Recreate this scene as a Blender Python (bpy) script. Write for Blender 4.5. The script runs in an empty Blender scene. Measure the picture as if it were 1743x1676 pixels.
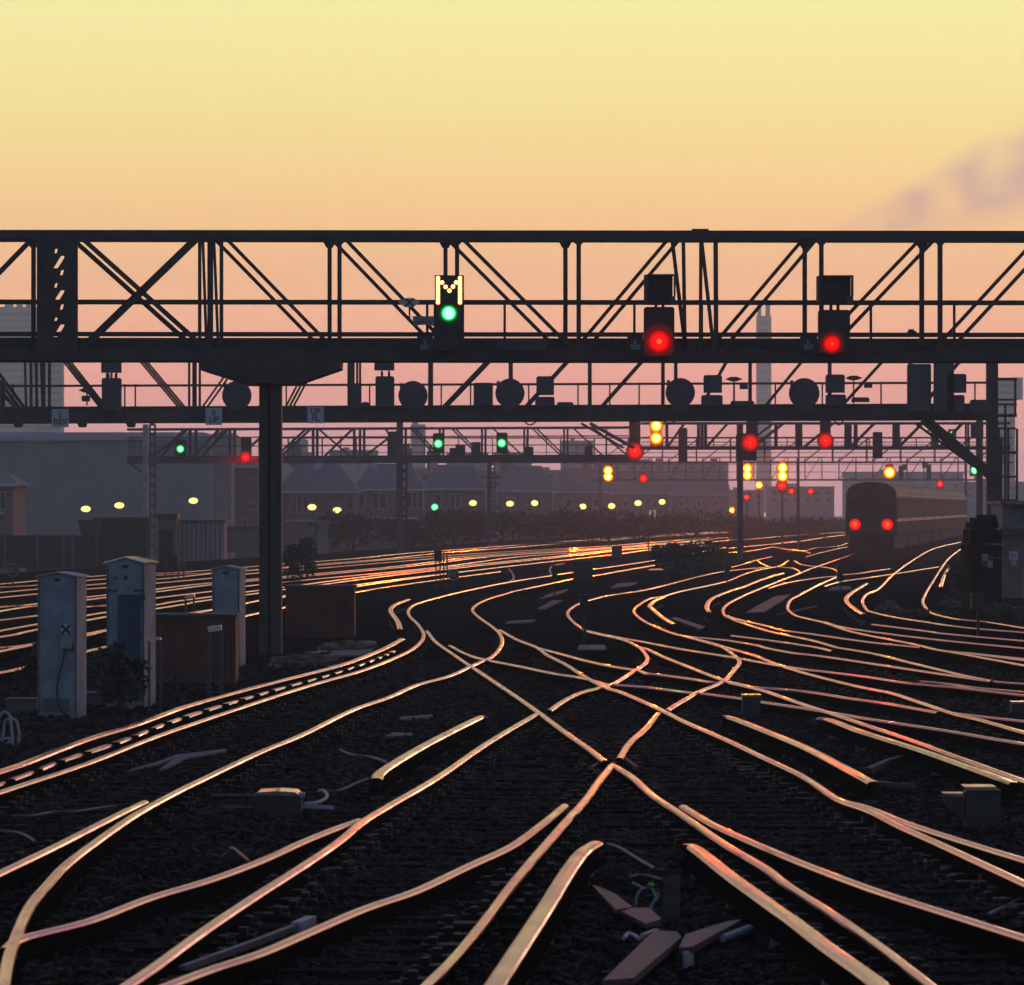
import bpy, math, random
import numpy as np
from mathutils import Vector
random.seed(7); np.random.seed(7)
R = math.radians
scene = bpy.context.scene
COL = scene.collection

# ------------------------------------------------------------------ camera
W, HGT, F, HY, CAMZ = 1743.0, 1676.0, 9000.0, 862.0, 2.57
cam_d = bpy.data.cameras.new("camera"); cam = bpy.data.objects.new("camera", cam_d); COL.objects.link(cam)
cam.location = (0, 0, CAMZ); cam.rotation_euler = (R(90), 0, 0)
cam_d.sensor_fit = 'HORIZONTAL'; cam_d.sensor_width = 36.0
cam_d.lens = F / W * 36.0
cam_d.shift_y = (HY - HGT / 2) / W
cam_d.clip_start = 0.5; cam_d.clip_end = 20000
cam_d.dof.use_dof = True; cam_d.dof.focus_distance = 85.0; cam_d.dof.aperture_fstop = 11.0
scene.camera = cam

# ------------------------------------------------------------------ world (dusk sky)
def lin(*c):
    return tuple(((x / 255) / 12.92 if x / 255 <= 0.04045 else ((x / 255 + 0.055) / 1.055) ** 2.4) for x in c) + (1.0,)
world = bpy.data.worlds.new("World"); scene.world = world; world.use_nodes = True
nt = world.node_tree; N = nt.nodes; L = nt.links
for n in list(N): N.remove(n)
def nd(t, **kw):
    n = N.new(t)
    for k, v in kw.items(): setattr(n, k, v)
    return n
def mth(op, a, b=None, c=None, clamp=False):
    n = N.new('ShaderNodeMath'); n.operation = op; n.use_clamp = clamp
    for i, x in enumerate((a, b, c)):
        if x is None: continue
        if isinstance(x, (int, float)): n.inputs[i].default_value = x
        else: L.new(x, n.inputs[i])
    return n.outputs[0]
tc = nd('ShaderNodeTexCoord'); sep = nd('ShaderNodeSeparateXYZ'); L.new(tc.outputs['Generated'], sep.inputs[0])
dx, dy, dz = sep.outputs
sq = mth('SQRT', mth('MAXIMUM', dz, 0.0))
def ramp(fac, stops):
    r = nd('ShaderNodeValToRGB'); el = r.color_ramp.elements
    while len(el) < len(stops): el.new(0.5)
    for e, (p, c) in zip(el, stops): e.position = p; e.color = c
    L.new(fac, r.inputs[0]); return r.outputs[0]
front = ramp(sq, [(0, (1.408, 0.789, 0.985, 1)),
    (0.1, (1.738, 0.802, 0.870, 1)),
    (0.155, (2.637, 1.006, 0.724, 1)),
    (0.2, (3.047, 1.426, 0.587, 1)),
    (0.235, (2.415, 1.428, 0.503, 1)),
    (0.27, (1.904, 1.509, 0.505, 1)),
    (0.31, (1.630, 1.523, 0.592, 1)),
    (0.335, (0.92, 0.66, 0.40, 1)), (0.42, (0.42, 0.30, 0.29, 1)), (0.65, lin(122,126,164)), (1.0, lin(72,92,134))])
back = ramp(sq, [(0.0, lin(104,122,138)), (0.35, lin(106,140,168)), (0.65, lin(94,128,164)), (1.0, lin(72,92,134))])
azf = mth('MULTIPLY_ADD', dy, 0.75, 0.32, clamp=True)
mixs = nd('ShaderNodeMix', data_type='RGBA'); L.new(azf, mixs.inputs['Factor']); L.new(back, mixs.inputs['A']); L.new(front, mixs.inputs['B'])
# drifting smoke-like cloud low on the right
u = mth('DIVIDE', dx, mth('MAXIMUM', dy, 0.01)); v = mth('DIVIDE', dz, mth('MAXIMUM', dy, 0.01))
comb = nd('ShaderNodeCombineXYZ'); L.new(u, comb.inputs[0]); L.new(v, comb.inputs[1])
nz = nd('ShaderNodeTexNoise'); nz.inputs['Scale'].default_value = 90.0; nz.inputs['Detail'].default_value = 1.5; nz.inputs['Roughness'].default_value = 0.5
L.new(comb.outputs[0], nz.inputs['Vector'])
t = mth('DIVIDE', mth('SUBTRACT', u, 0.058), 0.036)
cen = mth('MULTIPLY_ADD', t, 0.0130, 0.0500)
wid = mth('MAXIMUM', mth('MULTIPLY_ADD', t, 0.0085, 0.0022), 0.0008)
off = mth('ABSOLUTE', mth('SUBTRACT', v, cen))
band = mth('SUBTRACT', 1.0, mth('DIVIDE', off, wid), clamp=True)
nm = mth('MULTIPLY', mth('SUBTRACT', nz.outputs['Fac'], 0.22), 2.4, clamp=True)
tf = mth('MULTIPLY', mth('MINIMUM', mth('MAXIMUM', t, 0.0), 1.0), 1.6, clamp=True)
cl = mth('MULTIPLY', mth('MULTIPLY', mth('MULTIPLY', band, 1.7, clamp=True), nm), mth('MULTIPLY', tf, 0.80))
mixc = nd('ShaderNodeMix', data_type='RGBA'); L.new(cl, mixc.inputs['Factor']); L.new(mixs.outputs['Result'], mixc.inputs['A']); mixc.inputs['B'].default_value = (1.15, 0.66, 0.72, 1)
sky = nd('ShaderNodeTexSky', sky_type='NISHITA'); sky.sun_disc = False; sky.sun_elevation = R(1.5); sky.sun_rotation = R(8)
bg1 = nd('ShaderNodeBackground'); L.new(mixc.outputs['Result'], bg1.inputs[0]); bg1.inputs[1].default_value = 1.0  # sky
bg2 = nd('ShaderNodeBackground'); L.new(sky.outputs[0], bg2.inputs[0]); bg2.inputs[1].default_value = 0.004
add = nd('ShaderNodeAddShader'); out = nd('ShaderNodeOutputWorld')
L.new(bg1.outputs[0], add.inputs[0]); L.new(bg2.outputs[0], add.inputs[1]); L.new(add.outputs[0], out.inputs[0])

# the sun has all but set ahead of the camera, a little to the right
sun_d = bpy.data.lights.new("sun", 'SUN'); sun = bpy.data.objects.new("sun", sun_d); COL.objects.link(sun)
sun_d.energy = 0.12; sun_d.angle = R(6); sun_d.color = (1.0, 0.62, 0.35)
sd = Vector((math.sin(R(8)) * math.cos(R(1.5)), math.cos(R(8)) * math.cos(R(1.5)), math.sin(R(1.5))))
sun.rotation_euler = sd.to_track_quat('Z', 'Y').to_euler()

vs = scene.view_settings
vs.view_transform = 'Standard'; vs.look = 'None'; vs.exposure = -0.12; vs.gamma = 1.0
scene.cycles.max_bounces = 5; scene.cycles.diffuse_bounces = 2; scene.cycles.glossy_bounces = 3
scene.cycles.volume_bounces = 1; scene.cycles.transparent_max_bounces = 6
scene.cycles.use_denoising = True
scene.cycles.sample_clamp_indirect = 3.0

# ------------------------------------------------------------------ helpers
def X(x, d): return (x - 871.5) * d / F
def Z(y, d): return CAMZ - (y - HY) * d / F
def P(x, y, d): return Vector((X(x, d), d, Z(y, d)))
def D(y, z=0.0): return F * (CAMZ - z) / (y - HY)
def G(x, y, z=0.0):
    d = D(y, z); return Vector((X(x, d), d, z))

class MB:
    def __init__(s): s.v = []; s.f = []; s.m = []
    def face(s, pts, m=0):
        i = len(s.v); s.v += [tuple(p) for p in pts]; s.f.append(tuple(range(i, i + len(pts)))); s.m.append(m)
    def hexa(s, a, m=0):
        i = len(s.v); s.v += [tuple(p) for p in a]
        for q in ((0,3,2,1),(4,5,6,7),(0,1,5,4),(1,2,6,5),(2,3,7,6),(3,0,4,7)):
            s.f.append(tuple(i + k for k in q)); s.m.append(m)
    def box(s, c, size, rz=0.0, m=0):
        cx, cy, cz = c; a, b, h = [k / 2 for k in size]; ca, sa = math.cos(rz), math.sin(rz)
        q = [(-a,-b),(a,-b),(a,b),(-a,b)]
        pts = [(cx + x*ca - y*sa, cy + x*sa + y*ca, cz - h) for x, y in q] + [(cx + x*ca - y*sa, cy + x*sa + y*ca, cz + h) for x, y in q]
        s.hexa(pts, m)
    def pbox(s, x0, y0, x1, y1, d, th, m=0):          # front face given as a rectangle seen at distance d
        ax, bx, tz, bz = X(x0, d), X(x1, d), Z(y0, d), Z(y1, d)
        s.box(((ax + bx)/2, d + th/2, (tz + bz)/2), (abs(bx - ax), th, abs(tz - bz)), 0, m)
    def bar(s, p, q, w, h=None, m=0):
        p, q = Vector(p), Vector(q); h = h or w; t = (q - p).normalized()
        side = t.cross(Vector((0,1,0)))
        if side.length < 0.05: side = t.cross(Vector((0,0,1)))
        side.normalize(); up = t.cross(side).normalized()
        o = [(-1,-1),(1,-1),(1,1),(-1,1)]
        s.hexa([p + side*(a*w/2) + up*(b*h/2) for a, b in o] + [q + side*(a*w/2) + up*(b*h/2) for a, b in o], m)
    def cyl(s, p, q, r0, r1=None, n=12, m=0, caps=True):
        p, q = Vector(p), Vector(q); r1 = r0 if r1 is None else r1; t = (q - p).normalized()
        a = t.cross(Vector((0,0,1)))
        if a.length < 0.05: a = t.cross(Vector((1,0,0)))
        a.normalize(); b = t.cross(a); i = len(s.v)
        for k in range(n):
            c, sn = math.cos(2*math.pi*k/n), math.sin(2*math.pi*k/n)
            s.v.append(tuple(p + (a*c + b*sn)*r0)); s.v.append(tuple(q + (a*c + b*sn)*r1))
        for k in range(n):
            j = (k + 1) % n; s.f.append((i+2*k, i+2*j, i+2*j+1, i+2*k+1)); s.m.append(m)
        if caps:
            s.f.append(tuple(i + 2*k for k in reversed(range(n)))); s.m.append(m)
            s.f.append(tuple(i + 2*k + 1 for k in range(n))); s.m.append(m)
    def tube(s, pts, r, n=8, m=0):
        for a, b in zip(pts, pts[1:]): s.cyl(a, b, r, r, n, m)
    def prism(s, poly, y0, y1, m=0):                   # poly: (x, z) outline, pushed from y0 to y1
        i = len(s.v); k = len(poly)
        s.v += [(x, y0, z) for x, z in poly] + [(x, y1, z) for x, z in poly]
        s.f.append(tuple(range(i, i+k))); s.m.append(m); s.f.append(tuple(reversed(range(i+k, i+2*k)))); s.m.append(m)
        for a in range(k):
            b = (a + 1) % k; s.f.append((i+a, i+k+a, i+k+b, i+b)); s.m.append(m)
    def dome(s, c, r, bulge, n=20, rings=4, m=0):      # lens facing -Y
        c = Vector(c); i = len(s.v); s.v.append((c.x, c.y - bulge, c.z))
        for j in range(1, rings + 1):
            rr = r * j / rings; yy = c.y - bulge * (1 - (j / rings)**2)
            for k in range(n):
                s.v.append((c.x + rr*math.cos(2*math.pi*k/n), yy, c.z + rr*math.sin(2*math.pi*k/n)))
        for k in range(n):
            s.f.append((i, i+1+k, i+1+(k+1) % n)); s.m.append(m)
        for j in range(rings - 1):
            for k in range(n):
                a = i+1+j*n; b = a + n
                s.f.append((a+k, b+k, b+(k+1) % n, a+(k+1) % n)); s.m.append(m)
    def ball(s, c, rx, ry, rz, nu=12, nv=8, m=0):
        i = len(s.v); c = Vector(c)
        for a in range(nv + 1):
            th = math.pi * a / nv
            for k in range(nu):
                ph = 2*math.pi*k/nu
                s.v.append((c.x + rx*math.sin(th)*math.cos(ph), c.y + ry*math.sin(th)*math.sin(ph), c.z + rz*math.cos(th)))
        for a in range(nv):
            for k in range(nu):
                j = (k+1) % nu; s.f.append((i+a*nu+k, i+(a+1)*nu+k, i+(a+1)*nu+j, i+a*nu+j)); s.m.append(m)

def clean(ms):
    ms.validate(); ms.update()
def obj(name, mb, mats, parent=None, base=None, smooth=False):
    ms = bpy.data.meshes.new(name)
    b = parent.location if parent is not None else (Vector(base) if base is not None else Vector((0,0,0)))
    if parent is not None and parent.parent is not None: b = parent.parent.location
    vv = [(x - b[0], y - b[1], z - b[2]) for x, y, z in mb.v]
    ms.from_pydata(vv, [], mb.f)
    if not isinstance(mats, (list, tuple)): mats = [mats]
    for k in mats: ms.materials.append(k)
    ms.polygons.foreach_set('material_index', mb.m)
    if smooth: ms.polygons.foreach_set('use_smooth', [True]*len(mb.f))
    ms.update()
    o = bpy.data.objects.new(name, ms); COL.objects.link(o)
    if parent is not None: o.parent = parent
    elif base is not None: o.location = base
    return o
def sub(name, mb, mats, part, **k):                    # a sub-part under a part (the part sits at its thing's origin)
    th = part.parent; ms = obj(name, mb, mats, th, **k); ms.parent = part; return ms
def thing(name, label, cat, loc, group=None):
    o = bpy.data.objects.new(name, None); COL.objects.link(o); o.location = loc; o.empty_display_size = 0.3
    o['label'] = label; o['category'] = cat
    if group: o['group'] = group
    return o
def tag(o, label, cat, group=None):
    o['label'] = label; o['category'] = cat
    if group: o['group'] = group
    return o
def single(name, mb, mats, base, label, cat, group=None, smooth=False):
    return tag(obj(name, mb, mats, None, base, smooth), label, cat, group)

def mat(name, c, rough=0.7, metal=0.0, var=0.35, scale=6.0, bump=0.15, c2=None, spec=None, pos=(0.35, 0.68)):
    m = bpy.data.materials.new(name); m.use_nodes = True; nt = m.node_tree; b = nt.nodes['Principled BSDF']
    tcn = nt.nodes.new('ShaderNodeTexCoord'); nz = nt.nodes.new('ShaderNodeTexNoise')
    nz.inputs['Scale'].default_value = scale; nz.inputs['Detail'].default_value = 5.0; nz.inputs['Roughness'].default_value = 0.6
    nt.links.new(tcn.outputs['Object'], nz.inputs['Vector'])
    cr = nt.nodes.new('ShaderNodeValToRGB'); e = cr.color_ramp.elements
    c2 = c2 or tuple(x * (1 + var) for x in c)
    e[0].position = pos[0]; e[0].color = tuple(x * (1 - var) for x in c) + (1,)
    e[1].position = pos[1]; e[1].color = tuple(c2) + (1,)
    nt.links.new(nz.outputs['Fac'], cr.inputs[0]); nt.links.new(cr.outputs[0], b.inputs['Base Color'])
    b.inputs['Roughness'].default_value = rough; b.inputs['Metallic'].default_value = metal
    if spec is not None: b.inputs['Specular IOR Level'].default_value = spec
    if bump:
        bp = nt.nodes.new('ShaderNodeBump'); bp.inputs['Strength'].default_value = bump; bp.inputs['Distance'].default_value = 0.02
        nt.links.new(nz.outputs['Fac'], bp.inputs['Height']); nt.links.new(bp.outputs[0], b.inputs['Normal'])
    return m
def emis(name, c, s):
    m = bpy.data.materials.new(name); m.use_nodes = True; nt = m.node_tree
    for n in list(nt.nodes): nt.nodes.remove(n)
    e = nt.nodes.new('ShaderNodeEmission'); o = nt.nodes.new('ShaderNodeOutputMaterial')
    e.inputs[0].default_value = tuple(c) + (1,); e.inputs[1].default_value = s
    nt.links.new(e.outputs[0], o.inputs[0]); return m

M = {}
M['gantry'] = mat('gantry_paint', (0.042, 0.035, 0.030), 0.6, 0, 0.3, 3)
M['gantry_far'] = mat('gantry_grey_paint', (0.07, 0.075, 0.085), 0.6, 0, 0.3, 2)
M['pale_steel'] = mat('galvanised_steel', (0.33, 0.33, 0.36), 0.5, 0.3, 0.2, 2)
M['black'] = mat('black_enamel', (0.012, 0.013, 0.014), 0.5, 0, 0.3, 8, 0.05)
M['casing'] = mat('dark_casing', (0.045, 0.05, 0.055), 0.6, 0, 0.3, 4)
M['box_dark'] = mat('dark_box_paint', (0.022, 0.022, 0.024), 0.6, 0, 0.3, 5, 0.1)
M['grey_cab'] = mat('grey_cabinet_paint', (0.21, 0.24, 0.265), 0.55, 0, 0.32, 2.6, 0.15)
M['blue_panel'] = mat('dark_blue_paint', (0.02, 0.045, 0.10), 0.5, 0, 0.2, 5)
M['brown'] = mat('brown_painted_steel', (0.085, 0.026, 0.013), 0.6, 0, 0.4, 3)
M['rust'] = mat('rusty_rail_side', (0.004, 0.0026, 0.0022), 1.0, 0, 0.45, 12, 0.3, spec=0.0)
M['rust_chair'] = mat('iron_chair', (0.006, 0.005, 0.0045), 0.6, 0, 0.4, 12, 0.1, spec=0.2)
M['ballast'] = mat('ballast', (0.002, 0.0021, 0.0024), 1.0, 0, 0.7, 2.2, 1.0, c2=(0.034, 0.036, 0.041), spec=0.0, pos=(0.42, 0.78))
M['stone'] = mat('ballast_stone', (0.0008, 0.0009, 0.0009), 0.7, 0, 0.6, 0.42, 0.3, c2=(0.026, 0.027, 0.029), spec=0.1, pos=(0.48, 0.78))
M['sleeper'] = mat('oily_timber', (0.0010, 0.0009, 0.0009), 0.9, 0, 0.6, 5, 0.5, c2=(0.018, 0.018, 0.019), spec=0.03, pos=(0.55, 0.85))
M['board'] = mat('weathered_board', (0.050, 0.040, 0.036), 0.5, 0, 0.7, 7, 0.6, spec=0.4)
M['concrete'] = mat('concrete', (0.13, 0.125, 0.13), 0.8, 0, 0.3, 6, 0.3)
M['pale'] = mat('pale_plastic', (0.30, 0.31, 0.34), 0.5, 0, 0.2, 8, 0.1)
M['cable'] = mat('grey_cable', (0.07, 0.08, 0.095), 0.5, 0, 0.3, 8, 0.1)
M['green_cap'] = mat('green_plastic', (0.03, 0.45, 0.02), 0.4, 0, 0.1, 8, 0.0)
M['white'] = mat('white_plate', (0.44, 0.44, 0.49), 0.5, 0, 0.08, 6, 0.05)
M['plate_grey'] = mat('weathered_plate', (0.22, 0.22, 0.18), 0.6, 0, 0.4, 12, 0.05)
M['letter'] = mat('grey_letter', (0.30, 0.34, 0.38), 0.6, 0, 0.1, 6, 0)
M['leaf'] = mat('dark_foliage', (0.022, 0.032, 0.018), 0.7, 0, 0.5, 3, 0, c2=(0.05, 0.065, 0.035))
M['stem'] = mat('stem', (0.03, 0.025, 0.02), 0.8)
M['brick'] = mat('dark_brick', (0.17, 0.12, 0.11), 0.85, 0, 0.3, 2)
M['roof'] = mat('slate_roof', (0.13, 0.135, 0.15), 0.7, 0, 0.3, 2)
M['render'] = mat('pale_render', (0.30, 0.28, 0.29), 0.8, 0, 0.2, 1)
M['ware'] = mat('grey_cladding', (0.20, 0.23, 0.225), 0.8, 0, 0.12, 0.4, spec=0.1)
M['ware_roof'] = mat('pale_cladding', (0.42, 0.38, 0.42), 0.6, 0, 0.1, 0.5)
M['window'] = mat('window_glass', (0.02, 0.02, 0.025), 0.15, 0, 0.1, 2, 0)
M['frame'] = mat('window_frame', (0.5, 0.48, 0.50), 0.7, 0, 0.1, 2, 0)
M['fence'] = mat('fence_panel', (0.035, 0.033, 0.030), 0.8, 0, 0.4, 3)
M['green_shed'] = mat('dark_green_cladding', (0.018, 0.030, 0.026), 0.8, 0, 0.3, 3)
M['tower'] = mat('tower_concrete', (0.25, 0.24, 0.27), 0.85, 0, 0.1, 0.1, 0)
M['train_end'] = mat('train_end_paint', (0.012, 0.015, 0.020), 0.5, 0, 0.3, 2, 0.05)
M['train_low'] = mat('train_lower_panel', (0.09, 0.045, 0.022), 0.5, 0, 0.3, 2, 0.05)
M['train_side'] = mat('train_side_paint', (0.10, 0.066, 0.050), 0.8, 0, 0.2, 0.6, 0.05, spec=0.15)
M['train_stripe'] = mat('train_orange_stripe', (0.45, 0.17, 0.04), 0.4, 0, 0.3, 0.3, 0.05)  # sky reflection along the coaches, put on as an orange strip
M['train_roof'] = mat('train_roof', (0.08, 0.055, 0.05), 0.55, 0, 0.3, 0.6, 0.05)
M['train_window'] = mat('train_window_glass', (0.02, 0.016, 0.014), 0.55, 0, 0.1, 2, 0, spec=0.3)
M['train_under'] = mat('train_underframe', (0.022, 0.024, 0.028), 0.8)
M['e_red'] = emis('red_lens_core', (1.0, 0.00012, 0.00005), 1400.0)
M['e_red2'] = emis('red_lens', (1.0, 0.003, 0.0015), 2.2)
M['e_green'] = emis('green_lens_core', (0.055, 1.0, 0.11), 12.0)
M['e_green2'] = emis('green_lens', (0.0, 0.85, 0.10), 0.8)
M['e_yel'] = emis('yellow_lens_core', (1.0, 0.14, 0.0006), 1500.0)
M['e_yel2'] = emis('amber_lens', (1.0, 0.16, 0.0), 4.0)
M['e_amber'] = emis('amber_bulb_edge', (1.0, 0.26, 0.0), 1.4)  # amber glow around each bulb, given off by a wider rim
M['e_street'] = emis('street_lamp_glow', (1.0, 0.80, 0.22), 2.3)
M['e_bulb'] = emis('bulb_glow', (1.0, 0.74, 0.26), 2.6)
M['e_window'] = emis('lit_window', (0.9, 0.75, 0.45), 0.45)
for _k, _c, _s in (('r', (1.0, 0.004, 0.002), (2.0, .75, .22)), ('g', (0.0, 0.85, 0.10), (1.2, .40, .12)), ('y', (1.0, 0.17, 0.0), (7.0, 2.0, .55))):
    for _q in range(3): M['lens_%s%d' % (_k, _q)] = emis('%s_lens_ring' % {'r': 'red', 'g': 'green', 'y': 'amber'}[_k], _c, _s[_q])  # rings fading outward from the lens imitate the bloom of the lamp
EMI = {'r': ('e_red', 'e_red2'), 'g': ('e_green', 'e_green2'), 'y': ('e_yel', 'e_yel2')}

def steel(name, c0, c1):
    m = bpy.data.materials.new(name); m.use_nodes = True; nt = m.node_tree; b = nt.nodes['Principled BSDF']
    b.inputs['Metallic'].default_value = 1.0
    tcn = nt.nodes.new('ShaderNodeTexCoord')
    nz = nt.nodes.new('ShaderNodeTexNoise'); nz.inputs['Scale'].default_value = 0.9; nz.inputs['Detail'].default_value = 5
    nt.links.new(tcn.outputs['Object'], nz.inputs['Vector'])
    mr = nt.nodes.new('ShaderNodeMapRange'); mr.inputs[1].default_value = 0.3; mr.inputs[2].default_value = 0.7; mr.inputs[3].default_value = 0.07; mr.inputs[4].default_value = 0.24
    nt.links.new(nz.outputs['Fac'], mr.inputs[0]); nt.links.new(mr.outputs[0], b.inputs['Roughness'])
    cr = nt.nodes.new('ShaderNodeValToRGB'); e = cr.color_ramp.elements
    e[0].position = 0.3; e[0].color = c0; e[1].position = 0.7; e[1].color = c1
    nt.links.new(nz.outputs['Fac'], cr.inputs[0]); nt.links.new(cr.outputs[0], b.inputs['Base Color'])
    nb = nt.nodes.new('ShaderNodeTexNoise'); nb.inputs['Scale'].default_value = 0.35; nb.inputs['Detail'].default_value = 3
    nt.links.new(tcn.outputs['Object'], nb.inputs['Vector'])
    bp = nt.nodes.new('ShaderNodeBump'); bp.inputs['Strength'].default_value = 0.35; bp.inputs['Distance'].default_value = 0.03
    nt.links.new(nb.outputs['Fac'], bp.inputs['Height']); nt.links.new(bp.outputs[0], b.inputs['Normal'])
    return m
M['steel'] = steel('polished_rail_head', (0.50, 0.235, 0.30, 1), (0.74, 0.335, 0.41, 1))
M['steel_warm'] = steel('browned_rail_head', (0.80, 0.24, 0.12, 1), (1.0, 0.30, 0.14, 1))  # orange of the reflected horizon put into the metal colour
M['steel_mid'] = steel('dull_rail_head', (0.74, 0.255, 0.23, 1), (0.95, 0.33, 0.29, 1))  # salmon sky reflection put into the colour of the farther rails
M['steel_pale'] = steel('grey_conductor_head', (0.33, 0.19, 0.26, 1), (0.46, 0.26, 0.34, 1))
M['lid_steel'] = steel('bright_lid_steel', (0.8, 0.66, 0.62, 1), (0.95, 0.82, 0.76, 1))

# ------------------------------------------------------------------ ground
edge = [(-40, -39.5), (159, -24.4), (273, -13.0), (385, -2.0), (760, 33.0), (1200, 78.0), (3100, 270.0)]
def edge_x(y):
    for (a, xa), (b, xb) in zip(edge, edge[1:]):
        if y <= b: return xa + (xb - xa) * (y - a) / (b - a)
    return edge[-1][1]
g = MB(); rows = []
for y in [-25, 0, 20, 40, 60, 80, 100, 130, 160, 200, 240, 273, 320, 385, 450, 550, 650, 760, 900, 1200, 1700, 2200]:
    e = edge_x(y); row = [(-640, -1.5), (e - 60, -1.5), (e - 4, -1.5), (e, 0), (e + 8, 0), (e + 25, 0), (e + 60, 0), (760, 0)]
    i = len(g.v); g.v += [(x, y, z - 0.02) for x, z in row]; rows.append(i)
for a, b in zip(rows, rows[1:]):
    for k in range(7): g.f.append((a+k, a+k+1, b+k+1, b+k)); g.m.append(0)
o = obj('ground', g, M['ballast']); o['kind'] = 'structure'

def stones():                                          # loose ballast between the sleepers
    n = 95000
    yy = 22.0 + 62.0 * np.random.rand(n) ** 1.25
    xx = (np.random.rand(n) * 2 - 1) * (yy * 0.1005 + 0.4)
    zz = np.random.rand(n) * 0.04 - 0.03
    s = (0.016 + 0.022 * np.random.rand(n) ** 1.5) * (0.7 + yy / 90.0)
    base = np.array([(-1,-1,-1),(1,-1,-1),(1,1,-1),(-1,1,-1),(-1,-1,1),(1,-1,1),(1,1,1),(-1,1,1)], float)
    V = base[None] * (0.55 + 0.55 * np.random.rand(n, 8, 3)) * s[:, None, None] * np.array([1.15, 1.15, 0.8])
    a = np.random.rand(n) * 6.283; b = (np.random.rand(n) - 0.5) * 1.4
    ca, sa, cb, sb = np.cos(a), np.sin(a), np.cos(b), np.sin(b)
    x = V[..., 0].copy(); z = V[..., 2].copy()
    V[..., 0] = x * cb[:, None] + z * sb[:, None]; V[..., 2] = -x * sb[:, None] + z * cb[:, None]
    x = V[..., 0].copy(); y = V[..., 1].copy()
    V[..., 0] = x * ca[:, None] - y * sa[:, None]; V[..., 1] = x * sa[:, None] + y * ca[:, None]
    V += np.stack([xx, yy, zz], 1)[:, None, :]
    q = np.array([(0,3,2,1),(4,5,6,7),(0,1,5,4),(1,2,6,5),(2,3,7,6),(3,0,4,7)])
    Fc = (q[None] + (np.arange(n) * 8)[:, None, None]).reshape(-1)
    ms = bpy.data.meshes.new('ballast_stones')
    ms.vertices.add(n * 8); ms.vertices.foreach_set('co', V.reshape(-1).astype(np.float32))
    ms.loops.add(len(Fc)); ms.loops.foreach_set('vertex_index', Fc.astype(np.int32))
    ms.polygons.add(n * 6); ms.polygons.foreach_set('loop_start', (np.arange(n * 6) * 4).astype(np.int32))
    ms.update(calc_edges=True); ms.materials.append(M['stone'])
    o = bpy.data.objects.new('ballast_stones', ms); COL.objects.link(o)
    o['kind'] = 'stuff'; o['label'] = 'dark loose ballast stones between the tracks'
stones()

# ------------------------------------------------------------------ rails
RT = 0.17
def section(w, foot, web):
    h = [(-w, .118), (-w*1.05, .130), (-w*.90, .1435), (-w*.55, .1512), (-w*.2, .153)]
    return [(-foot, 0), (-foot, .014), (-web, .034), (-web, .108)] + h + [(-x, z) for x, z in reversed(h)] + [(web, .108), (web, .034), (foot, .014), (foot, 0)]
PROF = section(.035, .068, .011); CPROF = section(.052, .075, .022); WPROF = section(.048, .068, .014)
TOPS = {5, 6, 7, 8, 9, 10, 11}
rail_count = [0]
def spline(pts, n=5):
    if len(pts) < 3: 
        (a, b), (c, d) = pts[0], pts[-1]
        return [(a + (c-a)*k/6, b + (d-b)*k/6) for k in range(7)]
    ps = [(2*pts[0][0]-pts[1][0], 2*pts[0][1]-pts[1][1])] + list(pts) + [(2*pts[-1][0]-pts[-2][0], 2*pts[-1][1]-pts[-2][1])]
    o = []
    for i in range(1, len(ps) - 2):
        p0, p1, p2, p3 = ps[i-1:i+3]
        for k in range(n):
            t = k / n; t2, t3 = t*t, t*t*t
            o.append(tuple(0.5*((2*p1[j]) + (p2[j]-p0[j])*t + (2*p0[j]-5*p1[j]+4*p2[j]-p3[j])*t2 + (3*p1[j]-p0[j]-3*p2[j]+p3[j])*t3) for j in (0, 1)))
    o.append(pts[-1]); return o
def path(pts, z):
    pts = [(float(a), float(b)) for a, b in pts]
    w = [G(a, b, z) for a, b in spline(pts)]
    def edgey(p): return p[1] > 1668 or p[0] < 4 or p[0] > 1739
    def ext(a, b, d=9.0): t = (a - b); t.normalize(); return a + t * d
    if edgey(pts[0]): w.insert(0, ext(w[0], w[min(4, len(w)-1)]))
    if edgey(pts[-1]): w.append(ext(w[-1], w[-5] if len(w) > 5 else w[0]))
    return w
def sweep(mb, w, prof, z0, tops=TOPS, drop0=0, drop1=0):
    k = len(prof); i = len(mb.v); n = len(w)
    for a in range(n):
        t = (w[min(a+1, n-1)] - w[max(a-1, 0)]); t.z = 0; t.normalize(); s = Vector((t.y, -t.x, 0))
        dz = 0
        if a == 0: dz = -drop0
        if a == n-1: dz = -drop1
        for x, z in prof: mb.v.append((w[a].x + s.x*x, w[a].y + s.y*x, z0 + z + dz))
    for a in range(n - 1):
        for b in range(k):
            c = (b + 1) % k
            mb.f.append((i+a*k+b, i+(a+1)*k+b, i+(a+1)*k+c, i+a*k+c)); mb.m.append(1 if b in tops else 0)
    mb.f.append(tuple(range(i, i+k))); mb.m.append(0)
    mb.f.append(tuple(reversed(range(i+(n-1)*k, i+n*k)))); mb.m.append(0)
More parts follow.
